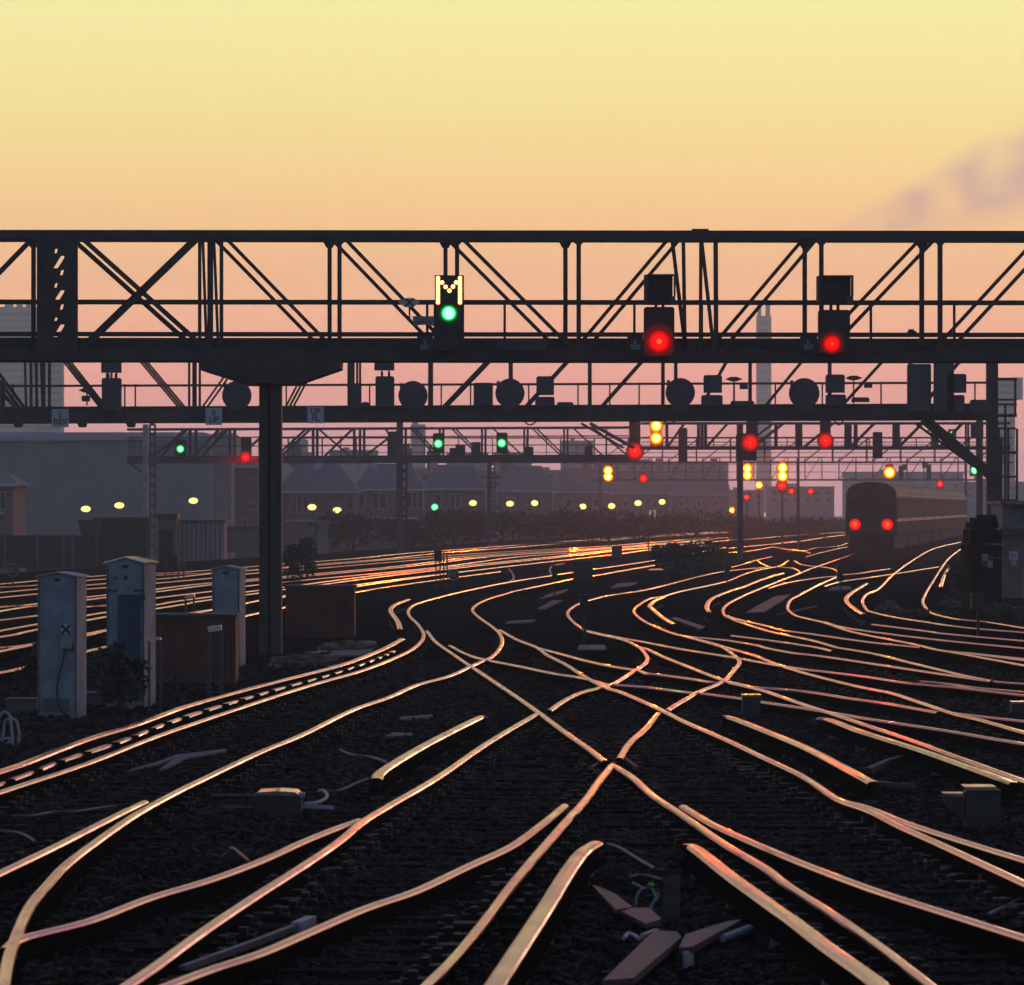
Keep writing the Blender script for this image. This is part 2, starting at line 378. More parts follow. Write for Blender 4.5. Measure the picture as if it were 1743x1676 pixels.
def rail_part(parent, segs, name='rail', offset=0.0):
    mb = MB(); rail_count[0] += 1; dz = (rail_count[0] % 9) * 0.0013; ws = []
    for s in segs:
        w = path(s, RT)
        if offset:
            o = []
            for a in range(len(w)):
                t = w[min(a+1, len(w)-1)] - w[max(a-1, 0)]; t.normalize(); o.append(w[a] + Vector((t.y, -t.x, 0)) * offset)
            w = o
        sweep(mb, w, WPROF if parent.get('group') == GL else PROF, RT - 0.153 - dz); ws += w
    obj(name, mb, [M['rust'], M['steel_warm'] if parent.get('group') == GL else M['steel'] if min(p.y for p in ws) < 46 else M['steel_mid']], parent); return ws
def conductor(label, segs, top=0.235, prof=CPROF, group='third rails on insulators'):
    ws = [path(s, top) for s in segs]
    base = Vector((ws[0][0].x, ws[0][0].y, 0)); mb = MB()
    th = thing('conductor_rail', label, 'conductor rail', base, group)
    for w in ws: sweep(mb, w, prof, top - 0.153, TOPS)
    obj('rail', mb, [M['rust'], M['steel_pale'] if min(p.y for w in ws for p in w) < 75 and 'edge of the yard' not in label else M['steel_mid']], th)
    nins = 0
    for w in ws:
        acc = 0.6
        for a, b in zip(w, w[1:]):
            seg = (b - a).length
            while acc < seg and nins < 12 and a.y < 140:
                p = a + (b - a) * (acc / seg); q = MB()
                q.cyl((p.x, p.y, -0.02), (p.x, p.y, top - 0.155), 0.06, 0.05, 8); obj('insulator', q, M['concrete'], th); nins += 1
                acc += 2.7
            acc -= seg
    return th
SLEEP = MB(); SLEEP.box((0, 0, 0), (2.6, 0.25, 0.13))
for _s in (-.7175, .7175):
    SLEEP.box((_s, 0, .075), (.36, .17, .03), 0, 1)
    for _t in (-.11, .11): SLEEP.box((_s+_t, 0, .105), (.05, .12, .05), 0, 1); SLEEP.cyl((_s+_t*1.4, .05, .08), (_s+_t*1.4, .05, .115), .02, None, 6, 1); sleeper_mesh = [None]
def sleepers(th, ws, side, dmin=22, dmax=100, step=0.72, cap=90):
    """timbers under a track, laid along rail ws; side = +1 when the other rail lies to its right"""
    w = [p for p in ws]; w.sort(key=lambda p: p.y); acc = 0.0; cnt = 0
    for a, b in zip(w, w[1:]):
        seg = (b - a).length
        if seg < 1e-4: continue
        t = (b - a) / seg
        while acc < seg:
            p = a + t * acc; acc += step
            if p.y < dmin or p.y > dmax or cnt >= cap: continue
            if abs(p.x) > p.y * 0.11 + 2: continue
            n = Vector((t.y, -t.x, 0)); c = p + n * (0.72 * side)
            if sleeper_mesh[0] is None:
                ms = bpy.data.meshes.new('sleeper'); ms.from_pydata(SLEEP.v, [], SLEEP.f); ms.materials.append(M['sleeper']); ms.materials.append(M['rust_chair']); ms.polygons.foreach_set('material_index', SLEEP.m); sleeper_mesh[0] = ms
            o = bpy.data.objects.new('sleeper', sleeper_mesh[0]); COL.objects.link(o); o.parent = th
            o.location = (c.x - th.location.x + random.uniform(-.08, .08), c.y - th.location.y, -0.035 + random.uniform(-.012, .010))
            o.rotation_euler = (random.uniform(-.02, .02), random.uniform(-.006, .006), math.atan2(-t.x, t.y) + random.uniform(-.02, .02)); cnt += 1
        acc -= seg

def track(label, rails, group='railway tracks', name='railway_track', slp=None):
    """rails: list of (part name, segments, offset)"""
    p0 = path(rails[0][1][0], RT); k = min(p0, key=lambda p: p.y)
    th = thing(name, label, 'railway track', (k.x, k.y, 0), group); first = None
    for r in rails:
        ws = rail_part(th, r[1], r[0], r[2] if len(r) > 2 else 0.0)
        first = first or ws
    if slp: sleepers(th, first, slp[0], slp[1], slp[2])
    return th

GL = 'straight tracks on the far left'
L1 = [(0,1345),(149,1296),(265,1251),(440,1192),(536,1162),(617,1139),(687,1111),(713,1094),(721,1079),(713,1063),(698,1048),(695,1038),(705,1028),(730,1020),(781,1007),(864,990),(943,978),(976,973),(1010,968),(1107,954),(1180,941),(1236,931)]
L2 = [(5,1676),(15,1624),(25,1594),(50,1538),(83,1498),(109,1470),(151,1437),(220,1389),(285,1352),(353,1319),(440,1278),(513,1248),(597,1207),(660,1185),(708,1164),(763,1149),(801,1132),(819,1124),(841,1113),(854,1094),(852,1079),(839,1066),(814,1048),(804,1036),(814,1026),(834,1017),(859,1010),(880,1004),(943,991),(976,984),(1010,979),(1102,963),(1180,950)]
GD = [(0,1329),(50,1311),(103,1291),(197,1261),(290,1225),(440,1179),(566,1144),(647,1116),(668,1106)]
L3 = [(0,1481),(88,1439),(177,1394),(220,1373),(246,1361)]
A_ = [[(207,1676),(265,1637),(328,1591),(379,1556),(440,1516),(516,1468),(579,1425),(617,1394),(667,1364),(743,1320),(819,1268),(880,1231),(916,1211)],
      [(935,1207),(956,1192),(986,1177),(1021,1168),(1044,1161),(1072,1144),(1095,1129),(1102,1119),(1097,1109),(1087,1099),(1062,1087),(1031,1080),(999,1072),(981,1061),(968,1048),(967,1039),(976,1031),(991,1024),(1031,1013),(1102,1002),(1193,979),(1236,971),(1273,967),(1307,964)]]
B_ = [[(720,1676),(768,1629),(819,1569),(880,1489),(951,1407),(996,1357),(1020,1324),(1042,1298)],
      [(1054,1288),(1072,1260),(1097,1238),(1120,1211)],
      [(1135,1206),(1158,1192),(1191,1174),(1216,1164),(1233,1156),(1244,1144),(1258,1127),(1256,1119),(1238,1104),(1221,1096),(1170,1082),(1143,1075),(1112,1063),(1090,1051),(1079,1038),(1090,1026),(1107,1017),(1130,1013),(1158,1005),(1233,989),(1264,977),(1287,970),(1307,966),(1328,962),(1342,953)]]
L4 = [(8,1610),(38,1590),(151,1561),(252,1523),(353,1493),(440,1461),(516,1427),(566,1407),(612,1391)]
L5 = [(268,1676),(353,1644),(440,1616),(516,1584),(617,1541),(705,1511),(793,1470),(869,1435),(920,1399),(961,1366)]
X1 = [[(727,1072),(743,1091),(776,1114),(798,1129),(814,1139),(844,1159),(880,1183),(920,1211),(966,1245),(1001,1269),(1030,1292)],
      [(1044,1298),(1077,1318),(1112,1349),(1158,1379),(1233,1430),(1303,1471),(1341,1500),(1417,1548),(1492,1599),(1555,1647),(1593,1676)]]
X2 = [[(851,1071),(880,1087),(913,1100),(933,1114),(963,1129),(994,1149),(1031,1168),(1057,1176),(1095,1192),(1132,1209),(1170,1228),(1233,1255),(1303,1288),(1366,1318),(1414,1350),(1437,1362),(1485,1379),(1530,1402),(1593,1430),(1669,1465),(1743,1499)]]
X2b = [[(1437,1361),(1480,1372),(1543,1397),(1619,1422),(1743,1460)]]
R5 = [[(1163,1369),(1213,1399),(1259,1420),(1303,1439),(1379,1470),(1490,1511),(1606,1548),(1743,1591)]]
TH = [[(913,1100),(956,1111),(1001,1123),(1044,1132),(1087,1139),(1102,1144),(1132,1147),(1183,1154),(1216,1159),(1241,1158),(1284,1167),(1338,1171),(1391,1177),(1454,1187),(1518,1196),(1598,1210)]]
F1 = [[(999,1072),(1039,1081),(1095,1091),(1158,1103),(1241,1116),(1303,1127),(1366,1137),(1417,1143),(1480,1151),(1555,1162),(1631,1169),(1743,1182)]]
F2 = [[(1087,1099),(1102,1103),(1125,1114),(1158,1127),(1196,1142),(1226,1153),(1241,1159),(1271,1166),(1303,1174),(1321,1180),(1379,1200),(1417,1212),(1480,1233),(1555,1258),(1649,1292),(1727,1320),(1743,1325)]]
F3 = [[(766,1097),(793,1111),(819,1119),(880,1131),(943,1144),(994,1152),(1031,1162),(1057,1164),(1107,1168),(1178,1177),(1196,1178),(1259,1186),(1303,1193),(1396,1207),(1437,1214),(1505,1225),(1606,1240),(1743,1263)]]
G1 = [[(1143,1075),(1170,1081),(1233,1087),(1289,1096),(1303,1100),(1351,1109),(1404,1115),(1505,1130),(1606,1145),(1692,1157),(1743,1161)]]
G2 = [[(1170,1082),(1208,1091),(1241,1101),(1284,1113),(1320,1127),(1374,1144),(1454,1164),(1518,1177),(1568,1193),(1626,1212),(1669,1222),(1743,1243)]]
G2b = [[(1626,1211),(1680,1217),(1743,1224)]]
T3 = [[(1424,1100),(1386,1089),(1338,1079),(1303,1071),(1259,1057),(1240,1049),(1233,1045),(1231,1035),(1239,1026),(1256,1017),(1273,1009),(1290,1002),(1313,993),(1336,984),(1360,975),(1382,966),(1409,957),(1442,946),(1474,937)]]
T3b = [[(1424,1100),(1490,1111),(1555,1127),(1639,1147),(1689,1157)]]
G3 = [[(1236,1046),(1259,1053),(1303,1063),(1333,1071),(1379,1077),(1480,1091),(1568,1100)]]
G4 = [[(1246,1080),(1303,1087),(1386,1099),(1417,1106)]]
H1 = [[(1743,1130),(1641,1111),(1593,1103),(1555,1094),(1454,1074),(1404,1058),(1370,1050),(1353,1045),(1342,1036),(1341,1028),(1346,1019),(1359,1012),(1379,1001),(1402,990),(1428,979),(1435,977),(1459,975),(1480,972),(1514,967)]]
H1b = [[(1404,1057),(1449,1068),(1581,1085),(1743,1101)]]
H1c = [[(1641,1108),(1743,1119)]]
H3 = [[(1743,1075),(1639,1066),(1576,1057),(1518,1048),(1484,1040),(1475,1036),(1468,1022),(1475,1010),(1495,1001),(1526,972),(1572,941),(1599,930),(1635,922)]]
H3b = [[(1485,1061),(1581,1073),(1611,1077),(1743,1089)]]
H4 = [[(1743,1067),(1682,1057),(1636,1053),(1600,1046),(1584,1040),(1571,1025),(1575,1010),(1597,974),(1614,950),(1640,930)]]
H5x = [[(1568,1158),(1620,1163),(1665,1169),(1743,1176)]]
H6x = [[(1616,1107),(1674,1113),(1743,1122)]]
m3 = [[(1307,1000),(1330,993),(1359,987),(1395,982),(1428,979)]]
m3b = [[(1428,978),(1426,974),(1421,968),(1402,964),(1380,962),(1362,959),(1352,953)]]
m5 = [[(1402,997),(1431,989),(1480,982),(1540,973),(1597,964)]]
m7 = [[(1290,953),(1295,957),(1309,963),(1328,964),(1349,966),(1359,970),(1361,974)]]
m8 = [[(1243,970),(1273,967),(1302,965)]]
m9 = [[(1244,965),(1267,959),(1290,952),(1313,947)]]
m10 = [[(1240,940),(1276,937),(1316,930)]]
m11 = [[(1316,930),(1338,934),(1365,937),(1381,941)]]
m11b = [[(1371,947),(1401,939),(1442,930)]]
m12 = [[(1340,938),(1368,937),(1388,932),(1424,929),(1442,924)]]
m13 = [[(1276,928),(1320,925),(1365,920),(1396,915),(1442,909)]]
m14 = [[(1240,918),(1276,917),(1330,912),(1440,905)]]
m15 = [[(1240,932),(1277,929),(1307,926),(1352,920)]]
LA = [[(0,998),(64,994.5),(143,987),(180,984),(261,978),(360,974),(415,970),(531,960),(655,950),(740,941),(880,930),(1036,918),(1240,905)]]
LB = [[(0,1016),(64,1009.6),(143,1002),(180,999),(261,992),(360,983),(440,974),(533,967),(738,950),(880,940),(1036,931),(1127,924),(1240,914)]]
LC = [[(0,1054),(64,1046),(143,1032),(180,1029),(261,1017),(360,1005),(415,997),(488,989),(740,965),(880,947),(1042,936),(1240,919)]]
LE = [[(0,1100),(34,1097),(143,1080),(180,1071),(305,1045),(358,1036),(415,1026),(440,1021),(602,997),(737,978),(880,961),(1042,943),(1105,935),(1200,928)]]
LF = [[(0,1143),(34,1136),(143,1108),(177,1100),(300,1072),(440,1042),(604,1007),(737,987),(850,972)]]

track('track with a dashed guard rail curving away from the left edge past the grey cabinets', [('rail', [L1]), ('rail', [L2]), ('switch_rail', [L3])], slp=(1, 27, 100))
track('foreground track running from the bottom left up through the central crossing', [('rail', A_), ('rail', B_), ('switch_rail', [L4]), ('wing_rail', [L5])], slp=(1, 22, 86))
track('foreground track running from the bottom right up through the central crossing', [('rail', X1), ('rail', X2), ('switch_rail', X2b), ('wing_rail', R5)], slp=(1, 22, 88))
track('track leaving the right edge just above the cream relay box, below the other sweeping rails', [('rail', F2), ('rail', F3), ('rail', TH)], slp=(1, 40, 80))
track('track sweeping right from the fiery yellow curve above the small black box', [('rail', G2), ('rail', G1), ('switch_rail', G2b), ('switch_rail', F1), ('switch_rail', H5x)], slp=(1, 55, 90))
track('track with the first hooked bend right of the dark mid bush', [('rail', T3), ('switch_rail', T3b), ('switch_rail', G3), ('switch_rail', G4)])
track('track with the wide orange hook bend in front of the train', [('rail', H1), ('switch_rail', H1b), ('switch_rail', H1c), ('switch_rail', m5), ('switch_rail', H6x)])
track('rightmost curving track bending up towards the flank of the train', [('rail', H3), ('rail', H4), ('switch_rail', H3b)])
track('tangle of distant points between the slim black post and the train', [('rail', m3), ('rail', m3b), ('rail', m7), ('rail', m8), ('rail', m9)])
track('faint far tracks left of the train below the red lamp reflections', [('rail', m10), ('rail', m11), ('rail', m11b), ('rail', m12)])
track('farthest hazy tracks left of the train below the lit yellow signals', [('rail', m13), ('rail', m14), ('rail', m15)])
GL = 'straight tracks on the far left'
track('far left track nearest the fences and hedge', [('rail', LA), ('rail', LA, -1.45)], GL)
track('far left track second from the fences and hedge', [('rail', LB), ('rail', LB, -1.45)], GL)
track('middle one of the five straight far left tracks', [('rail', LC), ('rail', LC, -1.45), ('conductor_rail', LC, -2.05)], GL)
track('far left track passing close behind the brown crate', [('rail', LE), ('rail', LE, -1.45), ('conductor_rail', LE, -2.05)], GL)
track('nearest of the five straight far left tracks, passing close behind the tall cabinets', [('rail', LF), ('rail', LF, -1.45)], GL)

# guard rail with dark chair clamps
def guard():
    w = path(GD, RT); th = thing('guard_rail', 'dashed guard rail held by dark chairs beside the left track', 'guard rail', (w[1].x, w[1].y, 0)); mb = MB()
    sweep(mb, w, CPROF, RT - 0.158); obj('rail', mb, [M['rust'], M['steel']], th); acc = 0.4; c = 0
    for a, b in zip(w, w[1:]):
        seg = (b - a).length
        while acc < seg:
            p = a + (b - a) * (acc / seg); t = (b - a).normalized(); q = MB()
            q.box((p.x, p.y, RT - 0.07), (0.20, 0.09, 0.152), math.atan2(-t.x, t.y)); acc += 1.55 + random.random() * 0.5
            if c < 40: obj('chair', q, M['rust'], th); c += 1
        acc -= seg
guard()
conductor('long conductor rail along the left edge of the yard beside the guard rail', [[(0,1310),(42,1296),(141,1258),(227,1232),(316,1200),(440,1166),(516,1147),(584,1129),(647,1105),(684,1086)]])
conductor('short curled conductor rail just left of the first hook bend near the crate', [[(681,1070),(677,1056),(665,1038),(672,1028),(695,1019)]])
conductor('fiery yellow conductor rail curling inside the second bend', [[(1148,1061),(1125,1047),(1110,1034),(1106,1029),(1115,1021),(1130,1014)]])
conductor('conductor rail curling left of the third hook bend under the black bush', [[(1208,1041),(1203,1031),(1211,1018),(1238,1006),(1264,998),(1287,989),(1316,979),(1333,975)]])
conductor('wide conductor rail at the bottom, left of the loose boards', [[(838,1676),(888,1600),(930,1536),(965,1480),(990,1447),(1014,1431)]])
conductor('wide conductor rail at the bottom, right of the loose boards', [[(1166,1437),(1184,1440),(1246,1488),(1320,1541),(1353,1564),(1412,1609),(1480,1657),(1502,1676)]])
conductor('wide conductor rail ramp left of the central crossing', [[(640,1324),(652,1308),(718,1268),(809,1222),(824,1218)]])
conductor('long conductor rail at right leading to the cream relay box', [[(1395,1221),(1417,1224),(1467,1243),(1555,1270),(1631,1296),(1727,1331)]])
conductor('conductor rail right of the central crossing tinted red by a signal', [[(1230,1218),(1247,1220),(1320,1248),(1379,1273),(1442,1306),(1487,1330)]])
conductor('short curled conductor rail near the foot of the train', [[(1470,1044),(1458,1037),(1441,1022),(1446,1010),(1475,992)]])
conductor('short conductor rail stub beside the right hand bushes', [[(1601,998),(1606,981),(1615,964)]])

# ------------------------------------------------------------------ gantries
def gantry(label, d, x0, x1, yb0, yb1, yt0, yt1, verts, diags, depth, shx, wv, wd, wchord, handrails, hposts, deck, material, slope=0.0, extra=None):
    """lattice signal bridge square to the tracks; the pixel numbers are read on its front face at distance d"""
    th = thing('signal_gantry', label, 'gantry', (X((x0+x1)/2, d), d, 0), 'signal gantries across the tracks')
    k = lambda y, x: y + slope * (x - 871) / 871
    def chord(y0, y1, name):
        m1 = MB()
        for yy, sx in ((0, 0), (depth, shx)):
            a, b = X(x0, d) + sx, X(x1, d) + sx
            m1.bar((a, d+yy, (Z(k(y0,x0),d)+Z(k(y1,x0),d))/2), (b, d+yy, (Z(k(y0,x1),d)+Z(k(y1,x1),d))/2), abs(Z(y0,d)-Z(y1,d)), wchord)
        obj(name, m1, material, th)
    chord(yt0, yt1, 'top_chord'); chord(yb0, yb1, 'bottom_chord')
    ym, yM = (yt0+yt1)/2, (yb0+yb1)/2
    for yy, sx, nm in ((-0.01, 0, 'front_lattice'), (depth + 0.01, shx, 'rear_lattice')):
        m1 = MB()
        for yq in (ym, yM): m1.bar((X(x0,d)+sx+.02, d+yy, Z(k(yq,x0),d)), (X(x1,d)+sx-.02, d+yy, Z(k(yq,x1),d)), .03, .03)
        for v in verts:
            if len(v) > 3 and nm == 'rear_lattice': continue
            xx = v[0]; w = v[1] if len(v) > 1 else wv; xt = v[2] if len(v) > 2 else xx
            m1.bar((X(xx,d)+sx, d+yy, Z(k(yM,xx),d)), (X(xt,d)+sx, d+yy, Z(k(ym,xt),d)), w, w)
            if d < 200 and len(v) < 3:                  # gusset plates at the nodes
                for gx, gy, sg in ((xx, yb0, -1), (xt, yt1, 1)):
                    zz = Z(k(gy, gx), d); xg = X(gx, d) + sx
                    m1.prism([(xg-.11, zz), (xg+.11, zz), (xg+.06, zz-sg*.10), (xg-.06, zz-sg*.10)], d+yy-w/2-.012, d+yy-w/2-.002)
        for dg in diags:
            xb, xt = dg[0], dg[1]; w = dg[2] if len(dg) > 2 else wd
            m1.bar((X(xb,d)+sx, d+yy*1.02, Z(k(yM,xb),d)), (X(xt,d)+sx, d+yy*1.02, Z(k(ym,xt),d)), w, w)
        obj(nm, m1, material, th)
    m1 = MB()
    if deck:
        for yy in (0.08, depth - 0.06):
            m1.bar((X(x0,d), d+yy, Z(k((deck[0]+deck[1])/2,x0),d)), (X(x1,d), d+yy, Z(k((deck[0]+deck[1])/2,x1),d)), abs(Z(deck[0],d)-Z(deck[1],d)), 0.02)
        m1.bar((X(x0,d), d+depth/2, Z(k(yb1,x0)-2,d)), (X(x1,d), d+depth/2, Z(k(yb1,x1)-2,d)), 0.05, depth*0.9)
        obj('walkway', m1, M['black'], th)
    if handrails:
        m1 = MB()
        for hy, hw in handrails:
            for yy in (0.10, depth - 0.1):
                m1.bar((X(x0,d), d+yy, Z(k(hy,x0),d)), (X(x1,d), d+yy, Z(k(hy,x1),d)), hw, hw)
        for hx in hposts: m1.bar((X(hx,d), d+0.10, Z(yb0,d)), (X(hx,d), d+0.10, Z(handrails[0][0],d)), 0.045)
        obj('handrail', m1, material, th)
    if extra: extra(th)
    return th

def g1x(th):
    d = 93; mt = M['gantry']
    c = MB(); c.pbox(441, 650, 456, 1140, d+0.2, 0.42); c.pbox(460, 650, 479, 1140, d+0.2, 0.42); c.pbox(455, 650, 461, 1140, d+0.36, 0.12)
    obj('column', c, mt, th)
    c = MB(); c.pbox(1985, 614, 2025, 1140, d+0.2, 0.42); obj('column', c, mt, th)
    c = MB(); c.pbox(-480, 614, -440, 1140, d+0.2, 0.42); obj('column', c, mt, th)
    c = MB(); c.prism([(X(340,d),Z(613,d)),(X(340,d),Z(629,d)),(X(412,d),Z(652,d)),(X(505,d),Z(653,d)),(X(580,d),Z(627,d)),(X(580,d),Z(613,d))], d-0.12, d+1.35); obj('bracket', c, mt, th)
    c = MB()                                            # end plate with slotted holes
    c.pbox(67, 405, 88, 602, d-0.09, 0.10); c.pbox(110, 405, 132, 602, d-0.09, 0.10)
    slots = []
    for o_ in (0, 58, 116):
        slots += [(95, 427+o_, 4.5, 7, .25), (100.5, 446+o_, 8, 21, .62), (105, 464+o_, 5, 9, .3)]
    yv = 405.0
    while yv < 582:
        cut = None
        for cx_, cy_, w_, h_, sl in slots[:-1]:
            if abs(yv+.75-cy_) < h_/2: xc = cx_ - (yv+.75-cy_)*sl; cut = (max(88.5, xc-w_/2), min(109.5, xc+w_/2))
        if cut: c.pbox(88, yv, cut[0], yv+1.5, d-.085, .10); c.pbox(cut[1], yv, 110, yv+1.5, d-.085, .10)
        else: c.pbox(88, yv, 110, yv+1.5, d-.085, .10)
        yv += 1.5
    c.pbox(88, 582, 110, 602, d-0.085, 0.10)
    obj('end_plate', c, mt, th)
    c = MB(); c.pbox(1178, 389, 1206, 408, d-0.12, 0.24); obj('splice_plate', c, mt, th)
V1 = [(340,.06,340,'f'),(358,.10,358,'f'),(377,.065,377,'f'),(352,.05,345,'f'),(372,.05,364,'f'),(578,.075),(778,.075),(985,.08),(1166,.065,1163,'f'),(1168,.065,1143,'f'),(1192,.06,1193,'f'),(1219,.08,1218,'f'),(1216,.065,1193,'f'),(1398,.08),(1600,.085),(1800,.08),(67,.08),(-135,.08),(-340,.08)]
D1 = [(132,345,.085),(362,132,.085),(578,378),(778,580),(985,780),(990,1163),(1222,1396),(1402,1598),(1608,1798),(-135,64),(-340,-138)]
gantry('nearest dark lattice gantry spanning the frame, carrying the lit M indicator', 93, -460, 2010, 595, 614, 392, 406, V1, D1, 1.3, -0.22, .075, .065, .16,
       [(512,.045),(567,.045)], (727,859,1080,1195,1483,1625), (575,597), M['gantry'], 0.8, g1x)

def g2x(th):
    d = 160; mt = M['gantry']
    c = MB(); c.pbox(1680, 588, 1699, 1010, d-0.1, 0.4); obj('column', c, mt, th)
    c = MB(); c.pbox(-330, 588, -310, 1010, d-0.1, 0.4); obj('column', c, mt, th)
    c = MB(); c.bar(P(1572,712,d), P(1690,812,d), 0.30, 0.3); c.bar(P(1560,722,d+.6), P(1688,816,d+.6), 0.07); 
    for q in range(8):
        a = q/8; b = (q+.5)/8
        c.bar(P(1560+128*a,722+94*a,d+.3), P(1572+118*b,712+100*b,d+.3), .05)
    obj('brace', c, mt, th)
V2 = [(53,.09),(75,.09),(45,.07,42),(64,.08,60),(190,.06),(322,.07),(333,.07),(457,.07),(595,.13),(608,.07),(731,.085),(868,.085),(1003,.09),(1128,.10),(1150,.10),(1277,.10),(1413,.09),(1551,.09),(-80,.08),(-220,.08)]
D2 = [(187,97,.06),(183,92,.06),(322,227,.06),(317,222,.06),(333,415,.06),(484,545,.06),(478,538,.06),(740,850,.10),(880,985,.085),(1010,1112,.085),(1185,1250,.085),(1290,1385,.085),(1420,1525,.085),(1560,1655,.085),(45,-40,.1),(-80,-170,.1)]
gantry('second dark gantry behind the nearest, carrying round boards and white number plates', 160, -320, 1695, 697, 717, 585, 600, V2, D2, 1.3, 0.05, .085, .085, .16,
       [(653,.045),(690,.04)], (22,52,212,230,487,629,751,801,900,984,1038,1088,1250,1320,1400,1500,1660), (690,700), M['gantry'], -3.0, g2x)

def lattice_post(mb, x0, x1, y0, y1, d, n, w=.06):
    for x in (x0, x1): mb.bar(P(x,y0,d), P(x,y1,d), w*1.4)
    for i in range(n): mb.bar(P(x0, y0+(y1-y0)*i/n, d), P(x1, y0+(y1-y0)*i/n, d), w*2.2, w)
def g3x(th):
    d = 275
    c = MB(); c.pbox(243, 722, 252, 946, d-.2, .4); obj('column', c, M['pale_steel'], th)  # pale steel over the whole post makes it read as lit
    c = MB(); lattice_post(c, 255, 264, 722, 946, d, 13, .07); obj('ladder', c, M['gantry_far'], th)
    c = MB(); c.pbox(675, 716, 686, 946, d-.2, .4); obj('column', c, M['gantry_far'], th)
    c = MB(); lattice_post(c, 684, 692, 785, 940, d, 10, .07); obj('ladder', c, M['brown'], th)
    c = MB(); c.pbox(218, 748, 244, 752, d, .1); c.pbox(220, 782, 246, 788, d, 1.2)
    for q in (220, 229, 238): c.pbox(q, 750, q+1.4, 786, d, .05)
    c.bar(P(220,787,d), P(244,805,d), .1); obj('side_platform', c, M['gantry_far'], th)
V3 = [(x,) for x in (322,332,390,398,460,532,539,602,612,619,690,748,754,820,826,892,898,960,966,1032)]
D3 = [(250,318),(268,312),(322,372),(336,386),(400,458),(470,528),(462,520),(602,541),(545,600),(612,682),(690,655),(745,700),(752,706),(820,768),(826,774),(896,838),(960,905),(966,912),(1032,975),(1075,1010)]
gantry('third gantry, hazy, from the pale post at left to the dark red signal mid yard', 275, 216, 1088, 776, 786, 726, 730, V3, D3, 1.1, 0.02, .09, .075, .12,
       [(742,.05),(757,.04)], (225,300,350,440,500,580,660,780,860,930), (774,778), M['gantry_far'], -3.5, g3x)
def g4x(th):
    d = 238
    c = MB(); c.pbox(1255, 718, 1265, 952, d-.2, .3); obj('column', c, M['gantry_far'], th)
    c = MB(); c.pbox(1662, 712, 1673, 952, d-.2, .3); obj('column', c, M['gantry_far'], th)
V4 = [(x,) for x in (1136,1190,1196,1202,1258,1322,1358,1364,1442,1448,1458,1524,1530,1590,1596,1648)]
D4 = [(1080,1005,.12),(1062,990,.08),(1136,1166),(1202,1240),(1262,1318),(1280,1335,.1),(1368,1420),(1448,1490),(1530,1572),(1600,1640)]
gantry('fourth gantry on the right with red signals and one slim black post', 238, 1092, 1720, 759, 765, 718, 722, V4, D4, 1.0, -.02, .09, .08, .10,
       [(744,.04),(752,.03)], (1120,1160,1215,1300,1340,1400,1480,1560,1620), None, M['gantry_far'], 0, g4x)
def g5x(th):
    d = 340
    c = MB(); c.pbox(829, 786, 836, 945, d, .2); lattice_post(c, 836, 842, 790, 945, d, 20, .05); obj('column', c, M['gantry_far'], th)
    c = MB(); c.pbox(1357, 788, 1361, 930, d, .15); obj('column', c, M['gantry_far'], th)
    for x in (541, 637, 738):
        c = MB(); c.pbox(x-6, 786, x+6, 798, d-.25, .2); obj('number_plate', c, M['white'], th)
    for x in (1019, 1122, 1215):
        c = MB(); c.pbox(x-6, 780, x+6, 795, d-.25, .2); obj('number_plate', c, M['pale'], th)
gantry('slim fifth gantry far off, hung with small pale plates above the houses', 340, 470, 1725, 785, 788, 744, 746, [(x,) for x in range(490, 1720, 58)], [(x, x+54) for x in range(1020, 1700, 58)], 1.0, 0, .06, .05, .10,
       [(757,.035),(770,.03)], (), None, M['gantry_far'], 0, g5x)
def g6x(th):
    d = 520
    for x in (1022, 1358, 1644):
        c = MB(); c.pbox(x-2.2, 778, x+2.2, 905, d, .2); obj('column', c, M['gantry_far'], th)
gantry('faintest farthest gantry, thin lattice just above the train', 520, 1010, 1700, 815, 818, 777, 779, [(x,) for x in range(1022, 1700, 29)], [(x, x+26) for x in range(1022, 1690, 29)][::2], 1.0, .05, .09, .07, .12,
       [(790,.05),(803,.05)], (), None, M['gantry_far'], 0, g6x)

# ------------------------------------------------------------------ text
def text_mb(txt, size, c, m=0):
    cu = bpy.data.curves.new('t', 'FONT'); cu.body = txt; cu.size = size; cu.align_x = 'CENTER'; cu.align_y = 'CENTER'; cu.extrude = 0.004; cu.space_line = 0.85; cu.offset = 0.0045 * size / 0.24
    o = bpy.data.objects.new('t', cu); COL.objects.link(o)
    dg = bpy.context.evaluated_depsgraph_get(); ms = bpy.data.meshes.new_from_object(o.evaluated_get(dg))
    mb = MB(); mb.v = [(c[0]+v.co.x, c[1]-v.co.z, c[2]+v.co.y) for v in ms.vertices]; mb.f = [tuple(p.vertices) for p in ms.polygons]; mb.m = [m]*len(mb.f)
    bpy.data.objects.remove(o); bpy.data.curves.remove(cu); bpy.data.meshes.remove(ms); return mb
def plate(label, x0, y0, x1, y1, d, txt, size, platemat='white', inkmat='black', cat='sign', name='number_plate'):
    th = thing(name, label, cat, P((x0+x1)/2, y1, d)); b = MB(); b.pbox(x0, y0, x1, y1, d-.03, .03); obj('board', b, M[platemat], th)
    if txt: obj('lettering', text_mb(txt, size, P((x0+x1)/2, (y0+y1)/2, d-.036)), M[inkmat], th)
    return th

